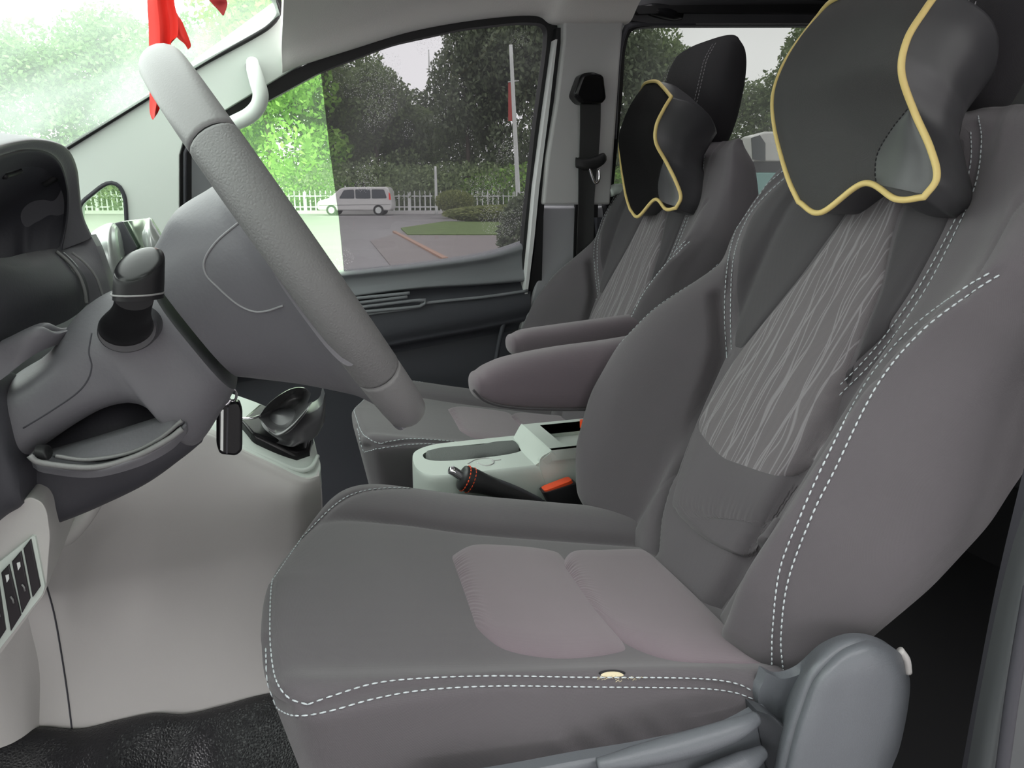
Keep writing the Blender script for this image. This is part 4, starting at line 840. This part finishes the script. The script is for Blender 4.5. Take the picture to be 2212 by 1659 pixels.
# key
ky = thing('car_key', 'black folding key fob hanging under the column by its ring', 'key', tuple(P(498, 920, .80)))
slab('fob', py(rnd([(472, 872), (516, 868), (523, 890), (523, 975), (510, 986), (474, 982), (467, 960), (467, 890)], 8), .79), (0, .016, 0), BLKG, ky, b=.003)
slab('metal_edge', py([(477, 885), (483, 885), (482, 975), (476, 972)], .787), (0, .004, 0), SIL, ky)
slab('key_side', py([(490, 880), (494, 880), (492, 980), (488, 980)], .788), (0, .004, 0), GRYD, ky)
tube('ring', [P(502+9*math.cos(a), 853+14*math.sin(a), .79+.004*math.sin(a)) for a in np.linspace(0, 2*math.pi, 24, endpoint=False)], .0014, CHR, ky, closed=True, n=8)
tube('chain', [P(500, 828, .80), P(501, 842, .795)], .002, CHR, ky, n=8); tube('chain', [P(498, 862, .79), P(490, 872, .79), P(480, 874, .79)], .0022, CHR, ky, k=12)
# switch panel
sw = thing('switch_panel', 'pale panel of black switches beside the column at the dash end', 'panel', tuple(P(40, 1250, .72)))
so = rnd([(-260, 1340), (-30, 1146), (62, 1072), (90, 1084), (101, 1104), (108, 1158), (99, 1280), (-40, 1470), (-260, 1640)], 12)
slab('panel', py(so, .72), (-.02, .22, -.01), LGT, sw, b=.008)
slab('face_frame', py(rnd([(-200, 1390), (-60, 1260), (70, 1158), (76, 1160), (97, 1268), (92, 1284), (-30, 1440), (-200, 1590)], 5), .716), (0, .006, 0), LGG, sw, b=.002)
SWM = nmat('switch_black', (.02, .017, .02), .4)
for k, q in enumerate([[(50, 1186), (66, 1165), (87, 1268), (70, 1292)], [(25, 1214), (45, 1191), (65, 1294), (47, 1326)], [(2, 1238), (19, 1220), (45, 1330), (23, 1365)], [(-34, 1272), (-5, 1245), (12, 1362), (-10, 1396)]]):
    s_ = slab('switch', py(q, .7135), (0, .008, 0), SWM, sw, b=.0008)
    if k:
        (ax_, ay_), (bx__, by__), (cx_, cy_), (dx_, dy_) = q; m_x = (ax_+bx__)/2; m_y = (ay_+by__)/2
        slab('symbol', py([(m_x+1, m_y+14), (m_x+8, m_y+12), (m_x+9, m_y+22), (m_x+4, m_y+30)], .7125), (0, .001, 0), WHT, s_).matrix_parent_inverse = Matrix()
        mm = s_.children[0]; mm.location = -Vector(sw.location)*1.0
        tube('rocker_edge', [P(m_x+12, m_y+60, .7125), P(m_x+17, m_y+66, .7122), P(m_x+19, m_y+74, .7125)], .0009, GRYS, sw, n=6)
# floor vinyl
con = [(-160, 1600), (0, 1582), (90, 1572), (170, 1575), (250, 1556), (330, 1541), (400, 1541), (480, 1522), (580, 1498), (760, 1470)]
fm = [[P(x, y-14, 1.09) for x, y in con], [P(x, y, 1.075) for x, y in con], [P(x, y+12, 1.04)+np.array([0, 0, -.004]) for x, y in con]]
for Yk, zz in ((.95, -.03), (.82, -.055), (.70, -.06), (.55, -.065), (.40, -.07)):
    fm.append([np.array([P(x, y, 1.075)[0]*(1 if Yk > .9 else .97), Yk+.02*math.sin(i*1.3), P(x, y, 1.075)[2]*.35+.65*.52+zz+.010*math.sin(i*1.9+Yk*14)]) for i, (x, y) in enumerate(con)])
tag(grid('floor_mat', fm, 80, 120, MAT, back=(0, 0, -.01)), 'shiny black wrinkled vinyl floor covering in the footwell', 'floor mat')
# ------------------------------------------------------------------ console between the seats
bc = thing('cup_console', 'pale green-grey console box between the two seats', 'console', (.40, 1.2, .48))
def zp(l, z): return [PZ(x, y, z) for x, y in l]
ell = lambda cx, cy, rx, ry, n, z: [np.array([cx+rx*np.sign(math.cos(a))*abs(math.cos(a))**.7, cy+ry*np.sign(math.sin(a))*abs(math.sin(a))**.8, z]) for a in np.linspace(0, 2*math.pi, n, endpoint=False)]
ZT = .840
cl = PZ(913, 985, ZT); crr = PZ(1135, 968, ZT); xl = PZ(885, 985, ZT)[0]; YN, YF = 1.150, 1.315
o3 = [(xl+.05, YN, 0), (xl+.02, YN+.008, 0), (xl+.004, YN+.03, 0), (xl, YN+.07, 0), (xl+.012, YF-.035, 0), (xl+.05, YF-.005, 0), (xl+.10, YF, 0)]
o3 = [tuple(q) for q in cr(o3, 30)[:, :2]]+[(.82, YF), (.82, YN)]
yc_ = (cl[1]+crr[1])/2+.004
hole = ell((cl[0]+crr[0])/2, yc_, (crr[0]-cl[0])/2, .038, 36, ZT)
slab('top', [(x, y, ZT) for x, y in o3], (0, 0, -.03), LGG, bc, holes=[hole])
tops = np.array([(x, y) for x, y in o3]); cm = tops.mean(0); Vb = []
prof = [(0, 0), (.003, -.0015), (.006, -.006), (.008, -.014), (.010, -.04), (.02, -.35)]
dr_ = tops-cm; dr_ = dr_/np.abs(dr_).max(0)
for k, dz in prof: Vb += [(q[0]+d[0]*k, q[1]+np.sign(d[1])*min(1, abs(d[1])*1.2)*k*.6, ZT+dz) for q, d in zip(tops, dr_)]
mesh('body', rel(bc, np.array(Vb)), gfaces(len(prof), len(tops), cv=True), LGG, bc, True)
slab('cup_well', [(x, y, ZT-.028) for x, y, _ in ell((cl[0]+crr[0])/2, yc_, (crr[0]-cl[0])/2+.004, .042, 30, 0)], (0, 0, -.01), GRYD, bc)
hv = np.array(hole); hv2 = hv.copy(); hv2[:, 2] -= .03
mesh('well_wall', rel(bc, np.vstack([hv, hv2])), gfaces(2, len(hv), cv=True), LGG, bc)
ZB = .868; x0 = PZ(1150, 925, ZB)[0]-.01; YB = YN-.012
rb = [(x0, YB, ZB), (x0, YF-.02, ZB), (.82, YF-.02, ZB), (.82, YB, ZB)]
hole2 = [(x0+.03, YB+.03, ZB), (x0+.03, YF-.035, ZB), (.79, YF-.035, ZB), (.79, YB+.03, ZB)]
slab('rear_bin', rb, (0, 0, -.02), LGG, bc, holes=[hole2])
grid('bin_slope', [[XY(x0, YB, ZB), XY(x0, 1.22, ZB), XY(x0, YF-.015, ZB)], [XY(x0-.004, YB, ZB-.006), XY(x0-.004, 1.22, ZB-.006), XY(x0-.004, YF-.013, ZB-.006)], [XY(x0-.026, YN-.002, ZT), XY(x0-.026, 1.22, ZT), XY(x0-.015, YF-.01, ZT)]], 10, 14, LGG, bc, back=(.01, 0, -.01))
grid('bin_slope', [[XY(x0, YB, ZB), XY(.6, YB, ZB), XY(.82, YB, ZB)], [XY(x0-.02, YN-.006, ZT), XY(.6, YN-.014, ZT), XY(.82, YN-.014, ZT)], [XY(x0+.02, YN-.012, .74), XY(.6, YN-.014, .7), XY(.82, YN-.014, .7)]], 14, 14, LGG, bc, back=(0, .01, 0))
slab('bin_floor', [(x0+.02, YB+.01, ZB-.045), (x0+.02, YF-.02, ZB-.045), (.8, YF-.02, ZB-.045), (.8, YB+.01, ZB-.045)], (0, 0, -.01), BLK, bc)
for a, b_ in ((hole2[0], hole2[1]), (hole2[1], hole2[2])):
    mesh('bin_wall', rel(bc, np.array([a, b_, (b_[0], b_[1], b_[2]-.028), (a[0], a[1], a[2]-.028)])), [(0, 1, 2, 3)], LGG, bc)
cw = thing('cup_cloth', 'grey folded cloth lying in the cup recess of the pale console', 'cloth', tuple(PZ(1010, 985, ZT-.02)))
loft('cloth', [((PZ(x, y, ZT-.006)), np.array([0, a, .004]), np.array([0, 0, .012])) for x, y, a in ((930, 992, .02), (960, 990, .034), (1000, 986, .034), (1040, 980, .022), (1080, 974, .028), (1112, 970, .022))], CUPF, cw, n=30, m=40, e=2.4, roundcap=.008)
tube('molded_line', [PZ(x, y, ZT+.0005) for x, y in ((1010, 1002), (1030, 992), (1058, 990), (1066, 1000), (1050, 1006), (1030, 1000))], .0012, PIL, bc, k=30, n=6)
tube('molded_line', [PZ(x, y, ZT+.0005) for x, y in ((1062, 996), (1082, 993))], .0012, PIL, bc, k=8, n=6)
# handbrake
hb = thing('handbrake', 'black handbrake lever with chrome button and red stitching by the console', 'handbrake', tuple(P(1080, 1060, 1.10)))
hp = [P(985, 1020, 1.13), P(1000, 1032, 1.13), P(1050, 1047, 1.13), P(1110, 1068, 1.13), P(1165, 1088, 1.13), P(1230, 1115, 1.13)]
dd_ = (hp[4]-hp[1])/np.linalg.norm(hp[4]-hp[1]); up_ = np.cross(dd_, [0, 1, 0]); up_ = up_ if up_[2] > 0 else -up_
def hsec(p, a, b): return (p, up_*a, np.array([0, b, 0]))
loft('grip', [hsec(hp[1], .021, .018), hsec((hp[1]*.6+hp[2]*.4), .021, .018), hsec(hp[2], .017, .016), hsec(hp[3], .014, .014), hsec(hp[4], .0085, .012), hsec(hp[5], .008, .012)], nmat('handbrake_leather', (.028, .028, .03), .4, .5, bump=(200, .3)), hb, n=30, m=40, e=2.3, roundcap=.006)
loft('button', [hsec(hp[0]-dd_*.012, .0065, .0065), hsec(hp[0]-dd_*.004, .008, .008), hsec(hp[1], .0085, .0085)], CHR, hb, n=24, m=14, e=2, roundcap=.002)
cs = [hp[1]+dd_*.004+up_*.0222*math.cos(a)+np.array([0, .0192*math.sin(a), 0]) for a in np.linspace(0, 2*math.pi, 60)]
st = stitch_arr(cs, .0065, .0045, .0013)+stitch_arr([q+dd_*.010 for q in cs], .0065, .0045, .0010); joined('red_stitching', st, ORG, hb)['kind'] = 'stuff'
loft('release_bar', [hsec(hp[2]+up_*.012, .004, .009), hsec(hp[3]+up_*.010, .005, .009), hsec(hp[4]+up_*.006, .004, .008)], GRYD, hb, n=20, m=16, e=3)
# buckle
bk = thing('belt_buckle', 'black seat belt buckle with an orange-red button beside the handbrake', 'buckle', tuple(P(1215, 1090, 1.12)))
sil('housing', [(1168, 1060, 1238, 1038, 1.12, .014), (1172, 1066, 1242, 1042, 1.12, .0145), (1184, 1088, 1254, 1072, 1.12, .0145), (1215, 1150, 1278, 1130, 1.12, .013), (1240, 1200, 1296, 1185, 1.12, .012)], nmat('buckle_black', (.02, .02, .022), .5), bk, n=36, m=30, e=5)
sil('button', [(1172, 1056, 1232, 1033, 1.12, .0105), (1175, 1064, 1236, 1042, 1.12, .0108)], ORG, bk, n=36, m=8, e=6, roundcap=.001)
tag(sil('belt_buckle', [(1254, 908, 1266, 907, 1.27, .006), (1254, 925, 1268, 924, 1.27, .006)], ORG, n=12, m=6, e=4), 'tip of the orange-red buckle peeping over the rear console bin', 'buckle')
# ribbons hanging from the mirror out of view
rbm = [((330, -160), (372, -160)), ((322, -60), (378, -60)), ((318, 0), (376, 0)), ((321, 60), (384, 40)), ((322, 120), (384, 76)), ((323, 190), (369, 92)), ((323, 235), (374, 128)), ((326, 252), (352, 215)), ((330, 259), (340, 245))]
rr_ = thing('ribbon', 'long red ribbon hanging against the windscreen behind the wheel', 'ribbon', tuple(P(345, 100, 1.10)))
grid('tail', [[P(*a, 1.10), P((a[0]*.6+b[0]*.4), (a[1]*.6+b[1]*.4), 1.092), P((a[0]*.3+b[0]*.7), (a[1]*.3+b[1]*.7), 1.105), P(*b, 1.10)] for a, b in rbm], 50, 14, RED, rr_, thick=.0015)
grid('tail', [[P(345, -160, 1.11), P(360, -160, 1.105), P(380, -160, 1.11)], [P(350, 0, 1.11), P(362, 0, 1.105), P(376, 0, 1.11)], [P(366, 50, 1.11), P(380, 45, 1.105), P(396, 52, 1.11)], [P(380, 78, 1.11), P(394, 80, 1.105), P(412, 95, 1.11)], [P(398, 94, 1.11), P(402, 100, 1.11), P(406, 107, 1.11)]], 30, 10, RED, rr_, thick=.0015)
r2_ = thing('ribbon', 'short dark red ribbon end at the top of the windscreen', 'ribbon', tuple(P(470, 10, 1.12)))
grid('tail', [[P(420, -120, 1.12), P(440, -120, 1.115), P(460, -120, 1.12)], [P(436, -30, 1.12), P(456, -30, 1.115), P(480, -30, 1.12)], [P(452, 0, 1.12), P(470, -2, 1.115), P(488, -4, 1.12)], [P(468, 18, 1.12), P(480, 12, 1.12), P(491, 10, 1.12)], [P(479, 31, 1.12), P(481, 33, 1.12), P(484, 32, 1.12)]], 24, 8, nmat('dark_red_cloth', (.45, .03, .03), .6), r2_, thick=.0015)
# rear bench
rbn = thing('rear_bench', 'dark rear bench seat in shadow behind the nearest seat', 'bench', (1.8, 1.1, .5))
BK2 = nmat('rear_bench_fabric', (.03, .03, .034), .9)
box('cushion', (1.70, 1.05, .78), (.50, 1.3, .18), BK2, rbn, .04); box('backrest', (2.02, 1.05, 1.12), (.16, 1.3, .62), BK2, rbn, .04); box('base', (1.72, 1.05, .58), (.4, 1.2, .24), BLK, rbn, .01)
joined('stitching', stitch_arr([(1.447, y, .835) for y in np.linspace(.42, 1.6, 10)], .012, .008, .0012)+stitch_arr([(1.447, y, .815) for y in np.linspace(.42, 1.6, 10)], .012, .008, .0012), THRG, rbn)['kind'] = 'stuff'
# ------------------------------------------------------------------ outside
AH = np.array([math.sin(YAW), math.cos(YAW), 0])
def G(x, dep, z=0.0): return np.array([0, 0, z])+AH*dep+RX*((x-1106)/1652*dep)    # ground point in a viewing direction
def GY(x, y, z=0.0):                      # ground point at height z under a pixel
    return PZ(x, y, z)
ASPH = nmat('wet_asphalt', (.21, .20, .205), .45, .5, var=(.6, .25), bump=(12, .3))
st_(slab('road', [(-140, 2.4, 0), (120, 2.4, 0), (120, 190, 0), (-140, 190, 0)], (0, 0, -.1), ASPH))
st_(slab('street', [(-140, -140, -.0), (120, -140, -.0), (120, 2.4, -.0), (-140, 2.4, -.0)], (0, 0, -.1), ASPH))
REDP = nmat('red_paving', (.20, .175, .168), .6, var=(1.5, .2))
st_(slab('paving', [GY(800, 520, .02), GY(880, 498, .02), GY(1300, 500, .02), GY(1500, 640, .02), GY(900, 640, .02)], (0, 0, -.1), REDP))
st_(slab('kerb', [GY(848, 499, .06), GY(853, 498, .06), GY(968, 556, .06), GY(956, 557, .06)], (0, 0, -.1), nmat('orange_kerb', (.38, .22, .15), .6)))
GRS = nmat('verge_grass', (.10, .16, .035), .9, var=(2, .4))
st_(slab('lawn', [GY(866, 492, .05), GY(960, 478, .05), GY(1400, 478, .05), GY(1400, 506, .05), GY(880, 506, .05)], (0, 0, -.1), GRS))
st_(slab('verge', [G(-1500, 53), G(4000, 53), G(4000, 120), G(-1500, 120)], (0, 0, .05), GRS))
def leafmat(name, c1, c2):
    m = bpy.data.materials.new(name); m.use_nodes = True; nt = m.node_tree; b = nt.nodes['Principled BSDF']; b.inputs['Roughness'].default_value = .55
    g = nt.nodes.new('ShaderNodeNewGeometry'); mx = nt.nodes.new('ShaderNodeMix'); mx.data_type = 'RGBA'; mx.inputs[6].default_value = (*c1, 1); mx.inputs[7].default_value = (*c2, 1)
    nt.links.new(g.outputs['Random Per Island'], mx.inputs[0]); nt.links.new(mx.outputs[2], b.inputs['Base Color'])
    tl = nt.nodes.new('ShaderNodeBsdfTranslucent'); nt.links.new(mx.outputs[2], tl.inputs[0]); ms = nt.nodes.new('ShaderNodeMixShader'); ms.inputs[0].default_value = .4
    out = nt.nodes['Material Output']; nt.links.new(b.outputs[0], ms.inputs[1]); nt.links.new(tl.outputs[0], ms.inputs[2]); nt.links.new(ms.outputs[0], out.inputs[0]); return m
LF1 = leafmat('leaves_green', (.13, .18, .09), (.27, .35, .16)); LF2 = leafmat('leaves_bright', (.20, .40, .07), (.42, .68, .15)); LF3 = leafmat('leaves_dark', (.10, .13, .08), (.20, .25, .14)); LF5 = leafmat('leaves_mid', (.10, .22, .07), (.27, .46, .17)); LF4 = leafmat('leaves_clipped', (.17, .21, .08), (.32, .36, .13))
BARK = nmat('bark', (.09, .075, .06), .9)
def leaves(blobs, n, size, seed):
    r = np.random.default_rng(seed); B = np.array(blobs, float); vol = (B[:, 3]*B[:, 4]*B[:, 5]); idx = r.choice(len(B), n, p=vol/vol.sum())
    d = r.normal(size=(n, 3)); d /= np.linalg.norm(d, axis=1)[:, None]; rad = r.uniform(.35, 1, n)**.5
    c = B[idx, :3]+d*rad[:, None]*B[idx, 3:6]
    a = r.normal(size=(n, 3)); a /= np.linalg.norm(a, axis=1)[:, None]; b = np.cross(a, r.normal(size=(n, 3))); b /= np.linalg.norm(b, axis=1)[:, None]
    s = size*r.uniform(.6, 1.3, n)[:, None]
    V = np.stack([c-a*s, c+b*s*.5, c+a*s, c-b*s*.5], 1).reshape(-1, 3); me = bpy.data.meshes.new('foliage')
    me.vertices.add(4*n); me.vertices.foreach_set('co', V.ravel()); me.loops.add(4*n); me.loops.foreach_set('vertex_index', np.arange(4*n, dtype=np.int32))
    me.polygons.add(n); me.polygons.foreach_set('loop_start', np.arange(0, 4*n, 4, dtype=np.int32)); me.polygons.foreach_set('loop_total', np.full(n, 4, dtype=np.int32)); me.update(); return me
def crown(h, w, seed, k=16):
    r = random.Random(seed); out = [(0, 0, h*.62, w*.7, w*.7, h*.26)]
    for i in range(k):
        a = r.uniform(0, 6.28); q = r.uniform(.3, .85); z = r.uniform(.2, .92); out.append((math.cos(a)*w*q*(1.1-z*.5), math.sin(a)*w*q*(1.1-z*.5), h*z, w*r.uniform(.25, .42), w*r.uniform(.25, .42), h*r.uniform(.08, .15)))
    return out
VAR = [leaves(crown(12, 4.6, s, 22), 12000, .18, s) for s in (1, 2, 3)]; CACHE = {}
def bush_mesh(rx, rz, n, size, seed): return leaves([(0, 0, rz*.9, rx, rx, rz)], n, size, seed)
def tree(pos, h, w, v, mat, label, group='trees beyond the white fence'):
    t = thing('tree', label, 'tree', tuple(pos), group)
    me = CACHE.get((v, mat.name))
    if me is None: me = CACHE[(v, mat.name)] = VAR[v].copy(); me.materials.append(mat)
    o = addobj('foliage', me, t); o.scale = (w/4.6, w/4.6, h/12); o.rotation_euler[2] = random.uniform(0, 6)
    o['kind'] = 'stuff'
    p = np.array(pos); tube('trunk', [p, p+[.1, 0, h*.3], p+[-.1, .1, h*.62]], [.22, .17, .08], BARK, t, k=10, n=8)
TL = [(60, 62, 15, 6.5, LF5, 'broad light green tree seen through the misted windscreen, far left'), (-160, 60, 14, 6, LF5, 'light green tree at the very edge of the windscreen view'),
      (250, 64, 16, 6.5, LF5, 'tall green tree behind the ribbon in the windscreen'), (430, 60, 15, 6, LF5, 'green tree beyond the windscreen pillar'),
      (585, 57, 17, 6.2, LF2, 'bright yellow-green tree in the clear strip of the side window'), (700, 66, 14.5, 5.5, LF1, 'leafy tree where the dark tint begins'),
      (815, 62, 12.8, 4.3, LF1, 'rounded tree above the white van'), (900, 66, 8.5, 4.0, LF1, 'lower tree right of the white van'),
      (1010, 60, 14.5, 4.4, LF3, 'dark tree behind the clipped ball shrub'), (1080, 63, 19, 4.2, LF3, 'tall dark tree behind the pale lamp pole'), (1170, 58, 17, 5, LF3, 'dark tree cut by the right edge of the side window'),
      (1330, 60, 16, 5.5, LF3, 'dark tree hidden partly by the pillar'), (1430, 62, 14.5, 4.6, LF1, 'tree left in the rear side window'), (1620, 66, 11, 5.2, LF1, 'lower tree right of the far headrest'), (1760, 60, 17, 5.2, LF1, 'tree overhanging the rear window beside the large pillow'),
      (520, 75, 12, 6, LF2, 'tree in the second row behind the bright one'), (960, 78, 11, 6.5, LF3, 'distant tree filling the gap left of the lamp pole'), (760, 80, 11, 7, LF1, 'distant tree above the van roof')]
for k, (x, dep, h, w_, m_, lb) in enumerate(TL): tree(G(x, dep), h, w_, k % 3, m_, lb)
for o in [c for c in COL.objects if c.name.startswith('tree')]: pass
# clipped hedge line, ball shrub, hedge
def bush(name, pos, rx, rz, n, size, mat, label, cat='shrub', sx=1.0, rot=0, group=None, seed=5, stem=None):
    t = thing(name, label, cat, tuple(pos), group); me = bush_mesh(rx, rz, n, size, seed); me.materials.append(mat); o = addobj('foliage', me, t); o.scale = (sx, 1, 1); o.rotation_euler[2] = rot; o['kind'] = 'stuff'
    if stem: o.location[2] = stem; p = np.array(pos); tube('trunk', [p, p+[0, 0, stem+rz*.5]], .07, BARK, t, n=8)
    return t
bush('ball_shrub', G(982, 42), 1.10, .62, 6000, .06, LF4, 'rounded clipped shrub on a stem in front of the fence', stem=.35)
hx = [G(955, 36), G(1230, 36)]
bush('hedge', (hx[0]+hx[1])/2, 1.0, .42, 12000, .055, LF4, 'low clipped hedge under the ball shrub', 'hedge', sx=np.linalg.norm(hx[1]-hx[0])/2, rot=math.atan2(-(math.sin(YAW)), math.cos(YAW)))
for k, (x, dep, r_x) in enumerate(((560, 56, 7), (800, 57, 8), (1020, 57, 8), (1200, 56, 7), (300, 56, 8), (60, 56, 8), (1450, 56, 8))):
    bush('undergrowth', G(x, dep), r_x, 1.9, 9000, .15, LF2 if k in (0, 3) else LF1, 'bushy undergrowth just behind the fence, clump %s' % ('near the bright tree', 'behind the van', 'behind the ball shrub', 'at the window edge', 'by the quarter window', 'left of the quarter window', 'in the rear window')[k], 'bush', group='undergrowth behind the fence', seed=k+20)
bush('dark_shape_stand_in', G(1128, 9, 0), .30, .50, 3500, .035, LF3, 'leafy stand-in added for the dark shape at the lower right corner of the side window', seed=9, stem=.35)  # made-up shrub filling in for an unidentified dark shape in the window corner
# fence: pickets, rails, posts, low wall
fe = thing('picket_fence', 'long white picket fence along the far side of the road', 'fence', tuple(G(700, 51)))
pk = bmesh.new(); bmesh.ops.create_cube(pk, size=1)
for v in pk.verts: v.co.x *= .085; v.co.y *= .03; v.co.z = (v.co.z+.5)*1.20
top = [v for v in pk.verts if v.co.z > 1]
f_ = bmesh.ops.extrude_face_region(pk, geom=[f for f in pk.faces if all(v in top for v in f.verts)])
for v in [g for g in f_['geom'] if isinstance(g, bmesh.types.BMVert)]: v.co.x *= .35; v.co.z += .10
pm = bpy.data.meshes.new('picket'); pk.to_mesh(pm); pk.free(); pm.materials.append(WHT)
FD = 51; fx = np.arange(-20, 1420, 11.3)
for x in fx:
    if 275 < x < 470 or 1185 < x < 1300: continue
    o = addobj('picket', pm, fe); o.location = Vector(G(x, FD, .22))-fe.location; o.rotation_euler[2] = -YAW
for z in (.45, 1.15):
    a, b = G(-40, FD, z), G(1440, FD, z); c = (a+b)/2; V, Fc = box_arr(c, (np.linalg.norm(b-a), .05, .08), [RX, AH, [0, 0, 1]]); mesh('rail', rel(fe, V), Fc, WHT, fe, False)
for x in range(-20, 1440, 113):
    V, Fc = box_arr(G(x, FD-.02, .78), (.2, .16, 1.3), [RX, AH, [0, 0, 1]]); mesh('post', rel(fe, V), Fc, WHT, fe, False)
a, b = G(-300, FD-.1, .1), G(2400, FD-.1, .1); V, Fc = box_arr((a+b)/2, (np.linalg.norm(b-a), .35, .24), [RX, AH, [0, 0, 1]]); st_(mesh('fence_kerb', V, Fc, nmat('kerb_white', (.6, .6, .58), .7), None, False))
# white van
vn = thing('white_van', 'small white people carrier parked in front of the picket fence', 'car', tuple(G(765, 47)))
def vp_(u, z, y=0): return G(765, 47, z)+RX*u+AH*y
prof = rnd([(-2.35, .30), (-2.35, .85), (-1.55, 1.05), (-.85, 1.62), (-.55, 1.70), (2.0, 1.72), (2.12, 1.62), (2.28, .95), (2.28, .30)], .25, 5)
WV = nmat('van_paint', (.62, .62, .60), .3, .5, coat=.4); WG = nmat('van_glass', (.05, .06, .07), .1)
slab('body', [vp_(u, z) for u, z in prof], AH*1.7, WV, vn, b=.08)
for q in ([(-.95, 1.02), (-.62, 1.52), (.0, 1.56), (.0, 1.02)], [(.08, 1.02), (.08, 1.56), (1.0, 1.57), (1.0, 1.02)], [(1.08, 1.02), (1.08, 1.57), (1.85, 1.56), (2.0, 1.04)]):
    slab('side_window', [vp_(u, z, -.02) for u, z in rnd(q, .08, 4)], AH*.03, WG, vn)
for u in (-1.45, 1.45):
    for yy in (-.03, 1.5): loft('wheel', [(vp_(u, .32, yy), RX*.32, np.array([0, 0, .32])), (vp_(u, .32, yy+.2), RX*.32, np.array([0, 0, .32]))], BLK, vn, n=28, m=4, e=2)
    loft('hubcap', [(vp_(u, .32, -.05), RX*.19, np.array([0, 0, .19])), (vp_(u, .32, -.03), RX*.2, np.array([0, 0, .2]))], SIL, vn, n=20, m=4, e=2)
slab('lamp', [vp_(u, z, -.02) for u, z in ((2.12, .95), (2.25, .95), (2.2, 1.3), (2.13, 1.4))], AH*.1, RED, vn)
tube('sill_line', [vp_(-2.2, .62, -.01), vp_(2.2, .66, -.01)], .012, GRYS, vn, n=6)
# poles
PO = nmat('pale_pole', (.6, .62, .6), .5)
def pole(x, dep, r, h, label, lean=0):
    p = G(x, dep); return tag(tube('lamp_pole', [p, p+np.array([0, 0, h*.5])+RX*lean*.5, p+np.array([0, 0, h])+RX*lean], [r*1.15, r, r*.8], PO, k=12, n=12), label, 'pole')
pole(1122, 40, .11, 8.5, 'pale leaning lamp pole right in the passenger window', -.45)
pole(942, 49, .09, 3.0, 'short pale post left of the ball shrub'); pole(934, 90, .09, 17, 'thin distant lamp post against the sky')
bn = thing('banner', 'faded red banner beside the pale lamp pole', 'banner', tuple(G(1103, 41, 6))); slab('cloth', [G(1098, 41, 5.0), G(1108, 41, 5.0), G(1108, 41, 6.9), G(1098, 41, 6.9)], AH*.03, nmat('banner_red', (.4, .07, .06), .8), bn)
tube('bracket', [G(1098, 41, 6.9), G(1120, 40.5, 6.9)], .03, PO, bn, n=6)
# parked vehicle in the rear window
tk = thing('parked_truck', 'white and teal parked vehicle glimpsed between the two headrest pillows', 'truck', tuple(G(1690, 16)))
def tp(x, y, d=16): return P(x, y, 15.2)
slab('cab', [tp(1640, 290), tp(1652, 284), tp(1760, 284), tp(1780, 330), tp(1780, 350), tp(1628, 350)], AH*1.5, WV, tk, b=.05)
slab('windscreen', [tp(1622, 298), tp(1640, 292), tp(1652, 310), tp(1652, 348), tp(1625, 345)], -AH*.05, WG, tk)
slab('chassis', [tp(1600, 350), tp(1790, 350), tp(1790, 372), tp(1600, 372)], AH*1.4, GRYD, tk)
slab('teal_body', [tp(1560, 372), tp(1800, 372), tp(1800, 600), tp(1560, 600)], AH*1.5, nmat('teal_paint', (.25, .45, .43), .4), tk, b=.03)

# unseen trees, added behind the camera to cut light through the door opening
for k, (x, y) in enumerate(((-9, -8), (-2.5, -9.5), (4, -8.5), (11, -9), (18, -7))):
    tree((x, y, 0), 11, 4.4, k % 3, LF3, 'unseen light-blocking tree added on the driver side, %s' % ('by the bonnet', 'beside the front wheel', 'opposite the open door', 'beside the rear wheel', 'past the tail of the vehicle')[k], 'light-blocking trees added on the driver side')
